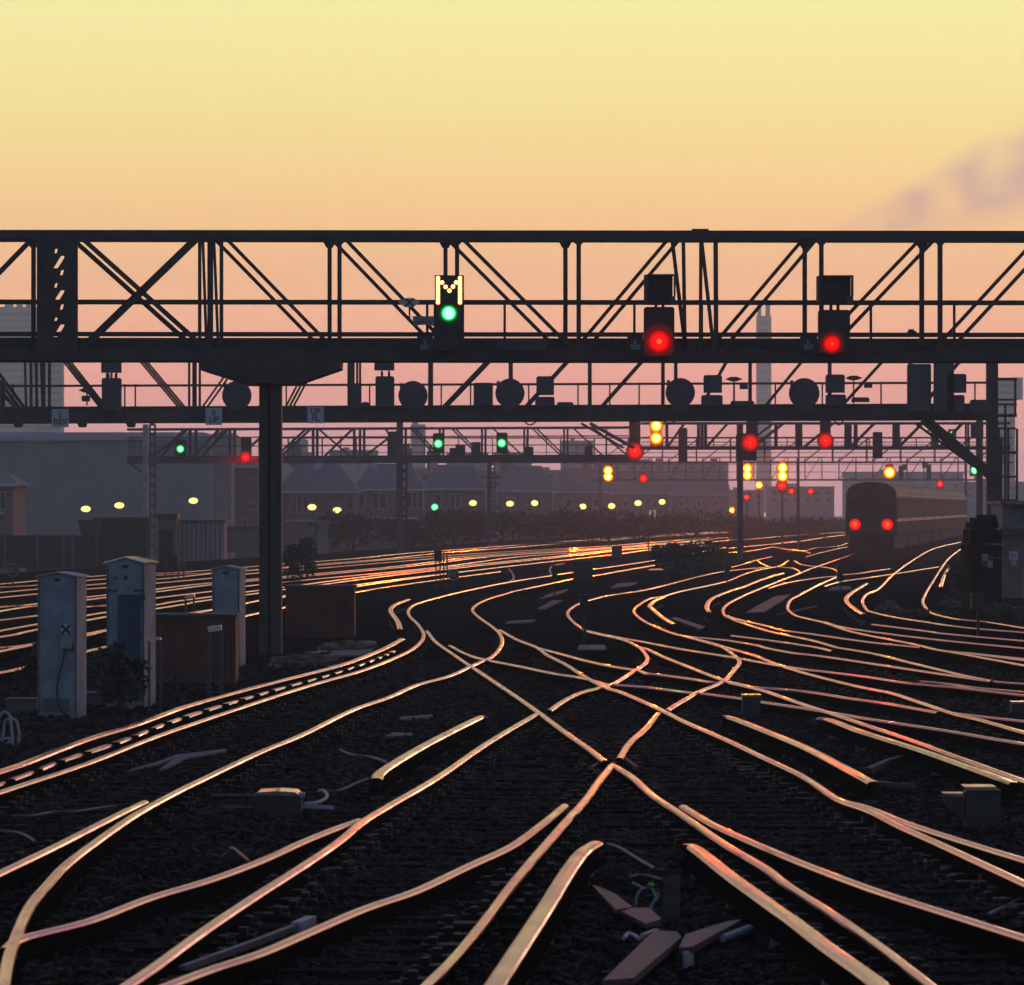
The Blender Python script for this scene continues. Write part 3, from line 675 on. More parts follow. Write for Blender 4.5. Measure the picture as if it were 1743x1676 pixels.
# ------------------------------------------------------------------ signals
def lamp_parts(th, d, lamps, depth=.02, hood=True):
    for lx, ly, rc, rr, col in lamps:
        c = P(lx, ly, d - depth); rc_ = rc*d/F; rr_ = rr*{'y': 1.5, 'r': 1.3, 'g': 1.25}[col]*d/F
        rad = [rc_] + [rc_ + (rr_-rc_)*f for f in (.45, .75, 1.0)]; m1 = MB(); n = 22
        m1.v.append((c.x, c.y-.05-rc_*.3, c.z))
        for q, r in enumerate(rad):
            yy = c.y - (.05, .035, .02, 0)[q]
            for k in range(n): m1.v.append((c.x+r*math.cos(2*math.pi*k/n), yy, c.z+r*math.sin(2*math.pi*k/n)))
        for k in range(n): m1.f.append((0, 1+k, 1+(k+1) % n)); m1.m.append(0)
        for q in range(3):
            for k in range(n):
                a, b = 1+q*n, 1+(q+1)*n; m1.f.append((a+k, b+k, b+(k+1) % n, a+(k+1) % n)); m1.m.append(q+1)
        obj('lamp', m1, [M[EMI[col][0]]] + [M['lens_%s%d' % (col, q)] for q in range(3)], th)
        if hood:
            h = MB(); n = 12; r = rr_*1.05
            for q in range(n):
                a0, a1 = math.pi*(q/n)*1.2-.31, math.pi*((q+1)/n)*1.2-.31
                e = [(c.x+r*math.cos(a)*s, c.z+r*math.sin(a)*s) for a in (a0, a1) for s in (1, 1.06)]
                y0, y1 = c.y+.02, c.y-.24
                h.hexa([(e[0][0],y0,e[0][1]),(e[2][0],y0,e[2][1]),(e[3][0],y0,e[3][1]),(e[1][0],y0,e[1][1]),(e[0][0],y1,e[0][1]),(e[2][0],y1,e[2][1]),(e[3][0],y1,e[3][1]),(e[1][0],y1,e[1][1])])
            obj('hood', h, M['black'], th)
def signal(label, d, rect, lamps, mat_='black', ind=None, post=None, group=None, hood=True, name='railway_signal', thick=.22):
    x0, y0, x1, y1 = rect; th = thing(name, label, 'signal', P((x0+x1)/2, y1, d), group)
    b = MB(); xa, xb, ch = X(x0,d), X(x1,d), (x1-x0)*d/F*.10
    zt, zb = Z(y0,d), Z(y1,d)
    b.prism([(xa,zb),(xb,zb),(xb,zt-ch),(xb-ch,zt),(xa+ch,zt),(xa,zt-ch)], d, d+thick)
    obj('head', b, M[mat_], th)
    if ind:
        for q in ind:
            i = MB(); i.pbox(*q, d-.04, .3); i.pbox(q[0]+(q[2]-q[0])*.3, q[3], q[0]+(q[2]-q[0])*.7, q[3]+9, d+.05, .1); obj('route_indicator', i, M[mat_], th)
    if post:
        for q in post:
            i = MB(); i.pbox(*q, d+.05, .12); obj('post', i, M[mat_], th)
    lamp_parts(th, d, lamps, hood=hood)
    return th
# nearest gantry
d = 92.6
s1 = thing('railway_signal', 'signal showing green under a lit letter M of bulbs', 'signal', P(764,600,d))
b = MB(); b.pbox(738,518,790,597,d,.2); obj('head', b, M['black'], s1); lamp_parts(s1, d, [(764,533,10,12,'g')], hood=False)
b = MB(); b.pbox(740,468,789.5,517,d-.05,.28); ri = obj('route_indicator', b, M['black'], s1)
dots = [(745.5, 473+5.85*i) for i in range(8)] + [(783, 473+5.85*i) for i in range(8)] + [(752.5,480.5),(758.5,488),(765,494.5),(771,487.5),(776.5,480.5)]
for bx, by in dots:
    q = MB(); c = P(bx, by, d-.055); q.dome((c.x,c.y+.006,c.z), .050, .004, 12, 2, 1); q.dome((c.x,c.y,c.z), .037, .02, 10, 3); sub('bulb', q, [M['e_bulb'], M['e_amber']], ri)
def indicator_signal(label, rect, hood_rect, lens):
    x0, y0, x1, y1 = rect; th = thing('railway_signal', label, 'signal', P((x0+x1)/2, y1, d)); b = MB()
    ch = 3; b.prism([(X(x0,d),Z(y1,d)),(X(x1,d),Z(y1,d)),(X(x1,d),Z(y0+ch,d)),(X(x1-ch,d),Z(y0,d)),(X(x0+ch,d),Z(y0,d)),(X(x0,d),Z(y0+ch,d))], d, d+.2); obj('head', b, M['black'], th)
    hx0, hy0, hx1, hy1 = hood_rect; b = MB(); b.pbox(hx0+6,hy0+1,hx1-5,hy1,d-.02,.3); r_ = obj('route_indicator', b, M['black'], th)
    q = MB(); q.pbox(hx0, hy0+1, hx0+7, hy1-5, d-.30, .5); q.pbox(hx0+6, hy0, hx1, hy0+2, d-.30, .4); q.pbox(hx1-2.5, hy0+2, hx1, hy1-14, d-.30, .35); q.pbox(hx1-10, hy1-14, hx1-.5, hy1-2, d-.28,.3)
    sub('indicator_hood', q, M['brown'] if False else M['casing'], r_)
    b = MB()
    for xx in ((x0+x1)/2-8, (x0+x1)/2+4): b.pbox(xx, hy1-1, xx+5, y0+2, d+.05, .06)
    obj('mounting_leg', b, M['black'], th); lamp_parts(th, d, lens, hood=False); return th
indicator_signal('signal glowing red, second from the left on the nearest gantry', (1096,522,1148,606), (1097,466,1150,518), [(1122,581,4.5,17,'r')])
indicator_signal('rightmost red signal on the nearest gantry with an open hooded box on top', (1393,527,1447,600), (1392,468,1453,518), [(1416,585,2,13.5,'r')])
plate('dark plate lettered L 501 beside the green signal with the M', 710,571,737,601,d-.05,'L\n501',.115,'black','letter')
plate('dark plate lettered L 503 beside the second signal of the nearest gantry', 1068,571,1095,601,d-.05,'L\n503',.115,'black','letter')
plate('dark plate lettered L 505 beside the rightmost near red signal', 1362,571,1391,601,d-.05,'L\n505',.115,'black','letter')
th = thing('diamond_sign', 'white diamond sign with a black cross left of the M', 'sign', P(697,524,d)); b = MB()
b.prism([(X(x,d),Z(y,d)) for x,y in ((677,514),(692,507),(704,507),(716,514),(704,522),(690,523))], d-.06, d-.03); obj('board', b, M['white'], th)
b = MB(); b.bar(P(691,508,d-.068),P(704,521,d-.068),.03,.012); b.bar(P(704,508,d-.064),P(690,521,d-.064),.03,.012); obj('lettering', b, M['black'], th)
b = MB(); b.bar(P(697,523,d),P(697,545,d),.03); obj('post', b, M['black'], th)
th = thing('notice_plate', 'grimy rectangular plate fixed left of the green light', 'sign', P(720,556,d)); b = MB()
b.prism([(X(x,d),Z(y,d)) for x,y in ((702,538),(739,538),(739,555),(728,552),(704,554))], d-.05, d-.02); obj('board', b, M['plate_grey'], th)
b = MB()
for q in range(7): b.pbox(706+q*4.4, 547, 708.6+q*4.4, 550, d-.055, .004)
obj('lettering', b, M['casing'], th)
# telephone / junction boxes on the near walkway
b = MB(); b.pbox(846,576,930,595,d-.12,.1); single('equipment_trunking', b, M['casing'], P(888,597,d), 'long grey trunking on the nearest gantry right of the green signal', 'trunking')
b = MB(); b.pbox(1545,563,1560,572,d,.15); b.pbox(1547,560,1556,564,d,.15); single('junction_box', b, M['black'], P(1553,573,d), 'tiny black junction box on the nearest gantry rail at right', 'junction box')

# second gantry: signals seen dark, round boards and plates
d = 159.4
def round_board(label, x, y, r):
    th = thing('banner_signal', label, 'signal', P(x, 690, d), 'round boards on the second gantry'); b = MB(); c = P(x,y,d)
    b.cyl((c.x,c.y-.05,c.z),(c.x,c.y+.14,c.z), r*d/F, None, 28); obj('disc', b, M['casing'], th)
    b = MB(); b.pbox(x-14, y+12, x+14, 700, d+.03, .12); obj('mounting', b, M['casing'], th)
    b = MB(); b.pbox(x-r*.9, y-r*.85, x-r*.7, y+r*.4, d-.1, .2); obj('side_bracket', b, M['casing'], th)
for a in (('round dark signal board hanging above the near column head', 403, 673, 25), ('round dark board just right of the column head, beside two stacked boxes', 703, 673, 25),
          ('round dark board below the green M signal and right of a square one', 868, 669, 25), ('round dark board below the second red signal', 1158, 668, 25), ('round dark board below the rightmost red signal', 1369, 669, 26)): round_board(*a)
def dark_box(label, parts_, name='signal_casing'):
    x0 = min(p[0] for p in parts_); x1 = max(p[2] for p in parts_); y1 = max(p[3] for p in parts_)
    th = thing(name, label, 'signal box', P((x0+x1)/2, y1, d), 'dark casings on the second gantry')
    for q in parts_:
        b = MB(); ch = .04
        xa, xb, zt, zb = X(q[0],d), X(q[2],d), Z(q[1],d), Z(q[3],d)
        b.prism([(xa,zb),(xb,zb),(xb,zt-ch),(xb-ch,zt),(xa+ch,zt),(xa,zt-ch)], d, d+.3); obj('casing', b, M['casing'], th)
    return th
dark_box('tall dark casing under the X-braced bay with a smaller box hung above it', [(172,612,206,634),(173,643,206,699),(180,634,186,643),(195,634,199,643)])
dark_box('casing with pale upper box and indicator lamps between them, near the round board', [(637,614,671,630),(639,640,671,692),(648,630,652,640),(660,630,664,640)])
dark_box('narrow upright casing directly right of the near column bracket', [(600,652,615,694),(615,684,628,692)])
dark_box('square dark casing between two round boards under the M signal', [(806,651,839,689)])
dark_box('stacked dark box with wider base right of the third round board', [(913,640,943,672),(911,675,944,691),(948,684,976,692)])
dark_box('stacked dark box right of the round board below the second red signal', [(1198,638,1229,668),(1194,672,1230,690),(1244,682,1284,690)])
dark_box('stacked dark box right of the last round board', [(1406,637,1438,668),(1406,671,1440,689),(1450,676,1480,684)])
dark_box('huge dark equipment block near the right column, topped by an open frame', [(1545,619,1585,700),(1590,612,1624,700),(1612,636,1645,668),(1612,672,1642,700),(1652,680,1680,700)])
def small_sign(label, x, y, x2, y2):
    th = thing('repeater_sign', label, 'sign', P(x, 690, d), 'small diamond boards on the second gantry'); b = MB()
    b.prism([(X(q,d),Z(w,d)) for q, w in ((x-15,y),(x-5,y-4),(x+5,y-4),(x+15,y),(x+5,y+4),(x-5,y+4))], d-.04, d); obj('board', b, M['casing'], th)
    b = MB(); b.pbox(x-1.2, y+3, x+1.2, 690, d+.01, .05); obj('post', b, M['casing'], th)
    b = MB(); b.pbox(x2-7, y2-5, x2+7, y2+5, d-.03, .08); obj('notice', b, M['casing'], th)
small_sign('little diamond board below the hazy spire', 1249, 645, 1266, 657)
small_sign('little diamond board right of the last round board', 1453, 643, 1478, 655)
small_sign('little slanted board beside the left end of the second gantry', 148, 664, 146, 678)
b = MB(); b.pbox(0,647,8,700,d,.2); b.bar(P(0,665,d),P(30,697,d),.12); single('equipment_post', b, M['casing'], P(4,700,d), 'stubby dark post cut off by the left edge on the second gantry', 'post')
for (a, tx, sz, lb) in (((88,696,117,727),'5\nREV',.24,'white plate lettered 5 REV at left'), ((350,694,378,723),'6\nUP',.24,'white plate lettered 6 UP left of the near column'), ((523,692,551,720),'UP\nFL',.24,'white plate lettered UP FL just right of the near column')):
    plate(lb, *a, d-.12, tx, sz)
b = MB()
for x in (30, 139, 222): b.pbox(x-8,718,x+8,726,d,.3)
for i, x in enumerate((30, 139, 222)):
    b = MB(); b.prism([(X(x-9,d),Z(717,d)),(X(x-5,d),Z(727,d)),(X(x+7,d),Z(727,d)),(X(x+9,d),Z(717,d))], d, d+.3)
    single('lamp_fitting', b, M['brown'], P(x,727,d), ('small brown fitting under the second gantry at the left edge','small brown fitting under the second gantry right of the 5 REV plate','small brown fitting under the second gantry beside the pale post top')[i], 'fitting', 'brown fittings below the second gantry')
for i, (x0_, x1_, dip, lb) in enumerate([(890,915,9,'sagging cable loop under the second gantry mid picture'),(1130,1150,8,'sagging cable loop under the second gantry right of the upper double yellow'),(1420,1436,9,'sagging cable loop under the second gantry near the right'),(170,186,5,'small sagging cable loop under the second gantry at left')]):
    b = MB(); b.tube([P(x0_+(x1_-x0_)*q/8, 714+dip*math.sin(math.pi*q/8), d-.1) for q in range(9)], .025, 6); single('cable_loop', b, M['black'], P((x0_+x1_)/2, 722, d), lb, 'cable', 'sagging cables under the second gantry')
# access tower at the right post
th = thing('access_ladder', 'caged access ladder tower right of the tall right post', 'ladder', G(1715,1010)); dd = 162; b = MB()
for y in (645, 680, 688, 707, 729, 770, 811, 851): b.bar(P(1694,y,dd), P(1731 if y < 720 else 1729,y,dd), .09 if y in (707,770,645) else .06)
for x, y0, y1 in ((1711,688,860),(1716,729,880),(1728,644,708),(1731,729,860),(1700,729,860),(1704,745,880)): b.bar(P(x,y0,dd), P(x,y1,dd), .07)
b.bar(P(1704,850,dd), P(1704,1005,dd), .1); b.bar(P(1727,850,dd), P(1727,1005,dd), .1)
obj('cage', b, M['gantry'], th); b = MB(); b.pbox(1696,705,1730,709,dd,.8); obj('landing', b, M['gantry'], th)

# farther signals
GF = 'lit signals on the distant gantries'
FS = [
 ('green signal at left beside the pale post, over the warehouse', 274, (298,747,317,781), [(307,764,4.5,6,'g')], None),
 ('red signal at left over the warehouse end', 274, (410,744,428,776), [(418,778,1.5,8,'r')], None),
 ('left of two green signals mid picture on the third gantry', 274, (737,737,756,771), [(746,755,5,7,'g')], None),
 ('right of two green signals mid picture on the third gantry', 274, (845,736,864,771), [(854,754,5,7,'g')], None),
 ('hazy red signal on a thick dark post left of the upper double yellow', 273, (1071,715,1090,772), [(1081,768,2,12,'r')], None),
 ('upper double yellow signal glowing above all other yellow ones', 236.5, (1107,714,1126,760), [(1117,724.5,5.5,8,'y'),(1117,745.5,5.5,8,'y')], None),
 ('red signal at the head of the slim black post', 236.5, (1253,737,1288,784), [(1277,753,2,12,'r')], [(1270,714,1290,740)]),
 ('red signal right of the slim black post head', 236.5, (1396,712,1414,765), [(1405,750,2,11,'r')], None),
 ('leftmost low double yellow signal above the street lamps', 338, (1028,793,1042,818), [(1035,800.5,4.5,6,'y'),(1035,811,4.5,6,'y')], None),
 ('small red signal between the low double yellows', 338, (1088,804,1100,822), [(1095,814,2,6.5,'r')], None),
 ('low double yellow signal touching the slim black post', 338, (1265,788,1280,816), [(1272,797,4.5,6.5,'y'),(1272,808.5,4.5,6.5,'y')], None),
 ('low double yellow signal right of the slim black post', 338, (1323,787,1341,818), [(1332,796,5,7,'y'),(1332,810,5,7,'y')], None),
 ('red signal directly beneath the right hand low double yellow', 338, (1325,819,1339,838), [(1331,826,2,8,'r')], [(1330,837,1333,930)]),
 ('single amber light right behind the slim post', 400, (1286,818,1298,832), [(1292,825.5,3.5,4.5,'y')], [(1291,832,1293,900)]),
 ('tiny red signal left of the train, the nearer to the yellow pair', 520, (1342,829,1353,842), [(1347,836,1.5,4.5,'r')], None),
 ('tiny red signal left of the train, the nearer to the train', 520, (1375,829,1386,842), [(1380,836,1.5,4.5,'r')], None),
 ('dim red light low beside the slim black post', 520, (1266,838,1278,852), [(1271,846,1.5,4,'r')], [(1270,852,1273,905)]),
 ('amber light low at the foot of the slim black post', 420, (1241,862,1250,874), [(1246,868,2.2,3.2,'y')], [(1244,874,1247,915)]),
 ('single yellow signal just above the train roof', 268, (1507,790,1521,812), [(1514,804,5.5,7.5,'y')], None),
 ('red signal shining above the far coaches', 500, (1594,816,1607,832), [(1600,823.5,2,5,'r')], None),
 ('green signal at the tip of the slanted brace', 338, (1651,791,1667,810), [(1659,800,5,6.5,'g')], None),
 ('tiny green light between the slanted braces at upper right', 338, (1614,730,1628,744), [(1621,737,2.5,3.5,'g')], None),
 ('low green signal among the houses', 360, (732,855,748,871), [(740,863,4.5,5.5,'g')], [(738,871,742,912)]),
 ('faint teal light low among the houses', 520, (621,876,633,890), [(627,883,1,3.5,'g')], [(626,890,629,905)]),
]
for lb, dd, rect, lm, po in FS: signal(lb, dd, rect, lm, 'black' if dd < 300 else 'casing', None, po, GF, hood=False, thick=.3)
# unlit heads / boxes on the far gantries
d = 273.5
for lb, rc in (('square casing on the third gantry right of the left green light of the pair', [(775,756,792,776)]), ('twin squat casings on the third gantry left of the right green light', [(765,762,778,776),(802,752,818,776)]),
               ('small low casing on the third gantry, third from its right end', [(892,760,908,776)]), ('small low casing on the third gantry beneath crossed struts', [(995,759,1008,778)]), ('tall casing at the middle post of the third gantry', [(660,734,678,776)])):
    t_ = dark_box(lb, rc); t_['group'] = 'dark casings on the third gantry'
d = 237.5
for lb, rc in (('tall unlit casing on the fourth gantry between two red lights', [(1155,728,1170,785)]), ('unlit casing on the fourth gantry over the left of the train', [(1486,735,1502,780)]), ('square unlit casing close to the right hand column', [(1653,718,1674,744)])):
    t_ = dark_box(lb, rc); t_['group'] = 'dark casings on the fourth gantry'
d = 518
for lb, rc in (('bent dark bracket box above the train roof, left of its twin', [(1530,792,1538,818),(1536,790,1543,800)]), ('bent dark bracket box above the train roof, right of its twin', [(1577,790,1585,817),(1570,788,1580,796)])):
    t_ = dark_box(lb, rc); t_['group'] = 'bracket boxes on the farthest gantry'

# ------------------------------------------------------------------ street lamps beyond the line
LAMPS = [(146,866,9,5.5,330,'leftmost street lamp in front of the warehouse'),(203,860,9,5.5,340,'second street lamp from the left, in front of the warehouse'),(329,852,8.5,5.5,350,'street lamp near the right end of the warehouse'),
 (531,863,8,5.5,380,'left of the street lamp pair right of the near column'),(574,868,8,5.2,380,'right of the street lamp pair right of the near column'),(805,856,7,5.2,420,'street lamp left of the lattice mast, above the hedge'),
 (868,857,7,5.2,430,'street lamp right after the lattice mast'),(910,856,6.5,5.2,440,'second street lamp right of the lattice mast'),(992,862,6.5,5.2,470,'lower street lamp left of the leftmost double yellow signal'),
 (1041,861,6.5,5.2,480,'street lamp under the leftmost double yellow signal'),(1086,856,6.5,5,490,'street lamp under the small red signal'),(1127,854,6,5,500,'rightmost street lamp, above the dark mid bush')]
for x, y, rx, rz, dd, lb in LAMPS:
    c = P(x, y, dd); k = dd/F; th = thing('street_lamp', lb, 'street lamp', (c.x+6*k, c.y+.3, -1.5), 'glowing street lamps beyond the railway')
    b = MB(); b.ball(c, rx*k*.92, .25, rz*k*.92, 16, 10); obj('lantern', b, M['e_street'], th, smooth=True)
    b = MB(); b.cyl((c.x+6*k, c.y+.3, -1.5),(c.x+6*k, c.y+.3, c.z+.35), .08, .05, 8); b.bar((c.x+6*k, c.y+.3, c.z+.35),(c.x-2*k, c.y+.1, c.z+rz*k+.02), .06); obj('post', b, M['gantry_far'], th)

# ------------------------------------------------------------------ trackside cabinets and clutter
def cabinet(label, x0, x1, xs, ytop, yapex, ybase, roofmat='pale_steel', depth=0.55):
    """gabled grey equipment cabinet: front face x0..x1, side face seen from x1 to xs"""
    p = G((x0+x1)/2, ybase); d = p.y; th = thing('equipment_cabinet', label, 'cabinet', p, 'tall grey equipment cabinets')
    xa, xb, xm = X(x0,d), X(x1,d), X((x0+x1)/2,d); rot = 0.0
    b = MB(); b.prism([(xa,0),(xb,0),(xb,Z(ytop,d)),(xm,Z(yapex+1.5,d)),(xa,Z(ytop,d))], d, d+depth)
    sk = X(xs,d) - X(x1,d)
    b.v = [(x + (sk*(y-d)/depth), y, z) for x, y, z in b.v]                      # the cabinet stands turned, its right flank in view
    obj('body', b, M['grey_cab'], th)
    b = MB(); e = .03
    for s in (-1, 1):
        xe = xa - e if s < 0 else xb + e
        b.prism([(xe,Z(ytop+1,d)),(xm,Z(yapex,d)),(xm,Z(yapex-2.2,d)),(xe,Z(ytop-1.6,d))], d-.03, d+depth+.03)
    b.v = [(x + (sk*(y-d)/depth), y, z) for x, y, z in b.v]
    obj('roof', b, M[roofmat], th)
    b = MB(); b.pbox((x0+x1)/2-5, ytop+3, (x0+x1)/2+4, ytop+8, d-.012, .015); obj('vent', b, M['black'], th)
    b = MB()
    for x in (x0+1.5, x1-3): b.pbox(x, ytop+6, x+1.4, ybase-5, d-.010, .012)
    obj('door_edge', b, M['casing'], th)
    b = MB(); b.pbox(x1-9, (ytop+ybase)/2-8, x1-6, (ytop+ybase)/2+6, d-.04, .04); obj('handle', b, M['black'], th)
    b = MB()
    for q in range(6): b.pbox(x0+10, ybase-34+q*4, x1-12, ybase-32.4+q*4, d-.012, .014)
    obj('louvre', b, M['casing'], th)
    return th, d
thA, dA = cabinet('tall grey cabinet at left bearing a white plate with a black cross', 64, 131, 141, 981, 975, 1223)
b = MB(); b.pbox(103,1062,121,1080,dA-.03,.025); pl = obj('cross_plate', b, M['white'], thA)
b = MB(); b.bar(P(104.5,1063.5,dA-.038),P(119.5,1078.5,dA-.038),.026,.012); b.bar(P(119.5,1063.5,dA-.034),P(104.5,1078.5,dA-.034),.026,.012); sub('cross', b, M['black'], pl)
b = MB(); b.pbox(103,1081,122,1104,dA-.10,.10); obj('junction_box', b, M['grey_cab'], thA)
b = MB(); b.tube([P(x,y,dA-.05) for x,y in ((111,1104),(108,1122),(101,1145),(97,1170),(98,1195),(105,1210),(118,1221),(130,1226))], .012, 6); obj('cable', b, M['black'], thA)
thB, dB = cabinet('tall grey cabinet at left with a dark blue panel and sunlit roof edge', 181, 246, 260, 958, 949, 1206, 'lid_steel')  # roof in brighter steel than its neighbours so the edge looks lit
b = MB(); b.pbox(201,1012,239,1190,dB-.03,.025); obj('blue_panel', b, M['blue_panel'], thB)
b = MB(); b.pbox(239,1010,247,1022,dB-.05,.05); b.pbox(183,1003,200,1007,dB-.015,.02); b.pbox(228,1003,246,1007,dB-.015,.02); b.pbox(195,982,198,986,dB-.012,.02); b.pbox(211,979,217,986,dB-.012,.02); obj('hinge', b, M['casing'], thB)
cabinet('smaller grey cabinet behind the brown box, just left of the column', 361, 408, 415, 969, 964, 1134)
def crate(label, x0, x1, y0, y1, posts, name='equipment_box'):
    p = G((x0+x1)/2, y1); d = p.y; th = thing(name, label, 'box', p, 'brown trackside boxes')
    b = MB(); b.pbox(x0+3, y0+4, x1-3, y1, d, .9); obj('body', b, M['brown'], th)
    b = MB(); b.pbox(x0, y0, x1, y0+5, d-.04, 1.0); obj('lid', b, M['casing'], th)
    for x in posts:
        b = MB(); b.pbox(x, y0+1, x+6, y1+2, d-.07, .06); obj('post', b, M['brown'], th)
    return th
crate('dark brown box at left beyond the hooped posts', 262, 404, 1045, 1166, (384,))
crate('rust brown crate just right of the near column', 484, 606, 996, 1084, (486, 562, 591))
def hoop(label, x0, x1, y0, y1, w=.05):
    p = G((x0+x1)/2, y1); d = p.y; b = MB(); b.bar(P(x0,y1,d),P(x0,y0,d),w); b.bar(P(x1,y1,d),P(x1,y0,d),w); th = thing('hooped_post', label, 'post', p, 'hooped steel posts by the cabinets'); obj('leg', b, M['casing'], th); b = MB(); b.bar(P(x0-1,y0,d),P(x1+1,y0-3,d),w*1.5,w*2.5); obj('crossbar', b, M['lid_steel'], th)
hoop('pale topped hooped post in front of the brown box', 355, 376, 1071, 1186)
hoop('thin hooped post right beside the blue panelled cabinet', 254, 273, 1089, 1214, .025)
hoop('small grey hooped stump between the cabinets and brown box', 316, 330, 1016, 1050, .05)
def trough(label, x0, x1, y0, y1):
    p = G((x0+x1)/2, y1); d = p.y; b = MB(); b.pbox(x0, y0, x1, y1, d, .35); th = thing('concrete_trough', label, 'trough', p, 'concrete troughs by the cross marked cabinet')
    obj('body', b, M['concrete'], th); b = MB(); b.pbox(x0-1, y0-3.5, x1+1, y0-.3, d-.03, .42); obj('lid', b, M['concrete'], th)
trough('concrete trough left of the cross marked cabinet', 10, 62, 1192, 1216)
trough('concrete trough right of the cross marked cabinet', 144, 180, 1182, 1202)
p = G(12, 1268); d_ = p.y; th = thing('cable_loop', 'pale looped cables at the left edge', 'cable', p)
for i, pts in enumerate([[(-6,1262),(-2,1222),(6,1210),(16,1216),(20,1240),(22,1268)],[(4,1262),(8,1228),(16,1220),(28,1226),(33,1248),(31,1266)],[(-6,1272),(10,1266),(20,1262),(16,1256),(0,1258)]]):
    b = MB(); b.tube([P(x,y,d_+.05*i) for x,y in pts], .018, 6); obj('strand', b, M['pale'], th)

def bush(label, x, y, wpx, hpx, n=700, leaf=.10, group=None, cat='bush', name='bush', stems=3, d=None, base=0.0, m='leaf', dep=1.0, lobes=6):
    if d is None: p = G(x, y); d = p.y
    else: p = Vector((X(x,d), d, base))
    k = d / F; w, h = wpx*k, hpx*k; th = thing(name, label, cat, p, group); b = MB(); rng = random.Random(int(x*7+y))
    lob = [(rng.uniform(-.34,.34)*w, rng.uniform(-.3,.3)*w*dep, h*rng.uniform(.28,.78), w*rng.uniform(.16,.30), h*rng.uniform(.16,.28)) for _ in range(lobes)] + [(0,0,h*.42,w*.34,h*.40)]
    for _ in range(n):
        lx, ly, lz, rw, rh = rng.choice(lob); v = Vector((rng.gauss(0,1),rng.gauss(0,1),rng.gauss(0,1))); v.normalize(); v *= rng.random()**.4
        c = Vector((p.x+lx+v.x*rw, p.y+ly+v.y*rw*dep, max(base+.02, p.z+lz+v.z*rh)))
        a = Vector((rng.gauss(0,1),rng.gauss(0,1),rng.gauss(0,1))).normalized(); q = a.cross(Vector((rng.gauss(0,1),rng.gauss(0,1),rng.gauss(0,1)))).normalized(); s = leaf*rng.uniform(.5,1.3)
        b.face([c-a*s, c-q*s*.45, c+a*s, c+q*s*.45])
    obj('foliage', b, M[m], th)
    b = MB()
    for _ in range(stems): b.bar((p.x+rng.uniform(-.1,.1)*w, p.y, base-.02),(p.x+rng.uniform(-.35,.35)*w, p.y+rng.uniform(-.1,.1)*w, base+h*rng.uniform(.5,.85)), max(.02,w*.02))
    obj('stem', b, M['stem'], th)
bush('dark bush growing between the cross marked and blue panelled cabinets', 205, 1212, 95, 140, 1100, .06, 'bushes near the cabinets')
bush('low dark bush left of the cross marked cabinet', 50, 1190, 55, 110, 500, .06, 'bushes near the cabinets')
bush('small dark bush under the hooped posts by the brown box', 290, 1196, 48, 44, 350, .05, 'bushes near the cabinets')
bush('dark bush just behind the near column and brown crate', 508, 995, 62, 82, 900, .09, 'bushes along the tracks')
bush('wide dark bush in mid yard behind the round speed sign', 1172, 985, 138, 70, 1800, .11, 'bushes along the tracks', lobes=9)
bush('dark bush at the right below the stacked timber pile', 1640, 1030, 90, 90, 1500, .09, 'bushes along the tracks')
bush('low weeds on the right bank behind the black post', 1715, 1062, 75, 40, 900, .06, 'bushes along the tracks', lobes=9)
bush('low weeds between the two right hand curving tracks', 1560, 1052, 120, 16, 900, .05, 'bushes along the tracks', lobes=12)
for i, (x, y, w, h, dd) in enumerate([(600,940,150,74,300),(690,935,140,70,310),(770,925,150,74,330),(850,915,150,64,350),(930,912,160,60,360),(1010,908,160,62,370),(1090,905,170,56,380),(1190,902,170,54,420),(1290,898,120,34,470),(1380,896,130,34,470)]):
    bush(['hedge clump nearest the brown crate','hedge clump behind the lattice mast foot, leftmost','hedge clump under the low green signal','hedge clump left of the curled rails','hedge clump under the lower street lamp','taller hedge clump under the leftmost double yellow','hedge clump under the rightmost street lamps','hedge clump behind the mid yard bush','hazy shrub right of the slim black post','hazy shrub just left of the train'][i],
         x, y, w, h, 1900, .15, 'hedge along the far side of the tracks', 'hedge', 'hedge', d=dd, lobes=14)

def round_sign(label, x, y, r, ybase, txt):
    p = G(x, ybase); d = p.y; th = thing('speed_sign', label, 'sign', p, 'round speed signs'); c = P(x,y,d)
    b = MB(); b.cyl((c.x,d-.02,c.z),(c.x,d+.01,c.z), r*d/F, None, 28); obj('disc', b, M['plate_grey'], th)
    b = MB(); b.cyl((c.x,d-.03,c.z),(c.x,d-.02,c.z), r*.8*d/F, None, 28); obj('face', b, M['casing'], th)
    obj('lettering', text_mb(txt, r*1.15*d/F, (c.x, d-.034, c.z)), M['plate_grey'], th)
    b = MB(); b.cyl((c.x,d+.03,0),(c.x,d+.03,c.z), .03, None, 8); obj('post', b, M['casing'], th)
round_sign('round speed sign reading 60 at the left edge', 22, 970, 12, 1001, '60')
round_sign('round speed sign reading 65 left of the curled rails', 772, 978, 10, 1000, '65')
round_sign('round speed sign reading 15 beside the mid yard bush', 1137, 957, 10, 985, '15')
def dwarf(label, x, ybase, ytop, head, legs, cat='ground signal', name='ground_signal'):
    p = G(x, ybase); d = p.y; th = thing(name, label, cat, p, 'small dark trackside signals and posts')
    b = MB(); b.pbox(*head, d-.15, .3); obj('head', b, M['black'], th)
    for lx in legs:
        b = MB(); b.pbox(lx-1.1, ytop, lx+1.1, ybase, d, .08); obj('post', b, M['black'], th)
dwarf('dark ground signal with a railed platform behind the blue panelled cabinet', 293, 992, 950, (285,945,302,968), (293,281,313,304))
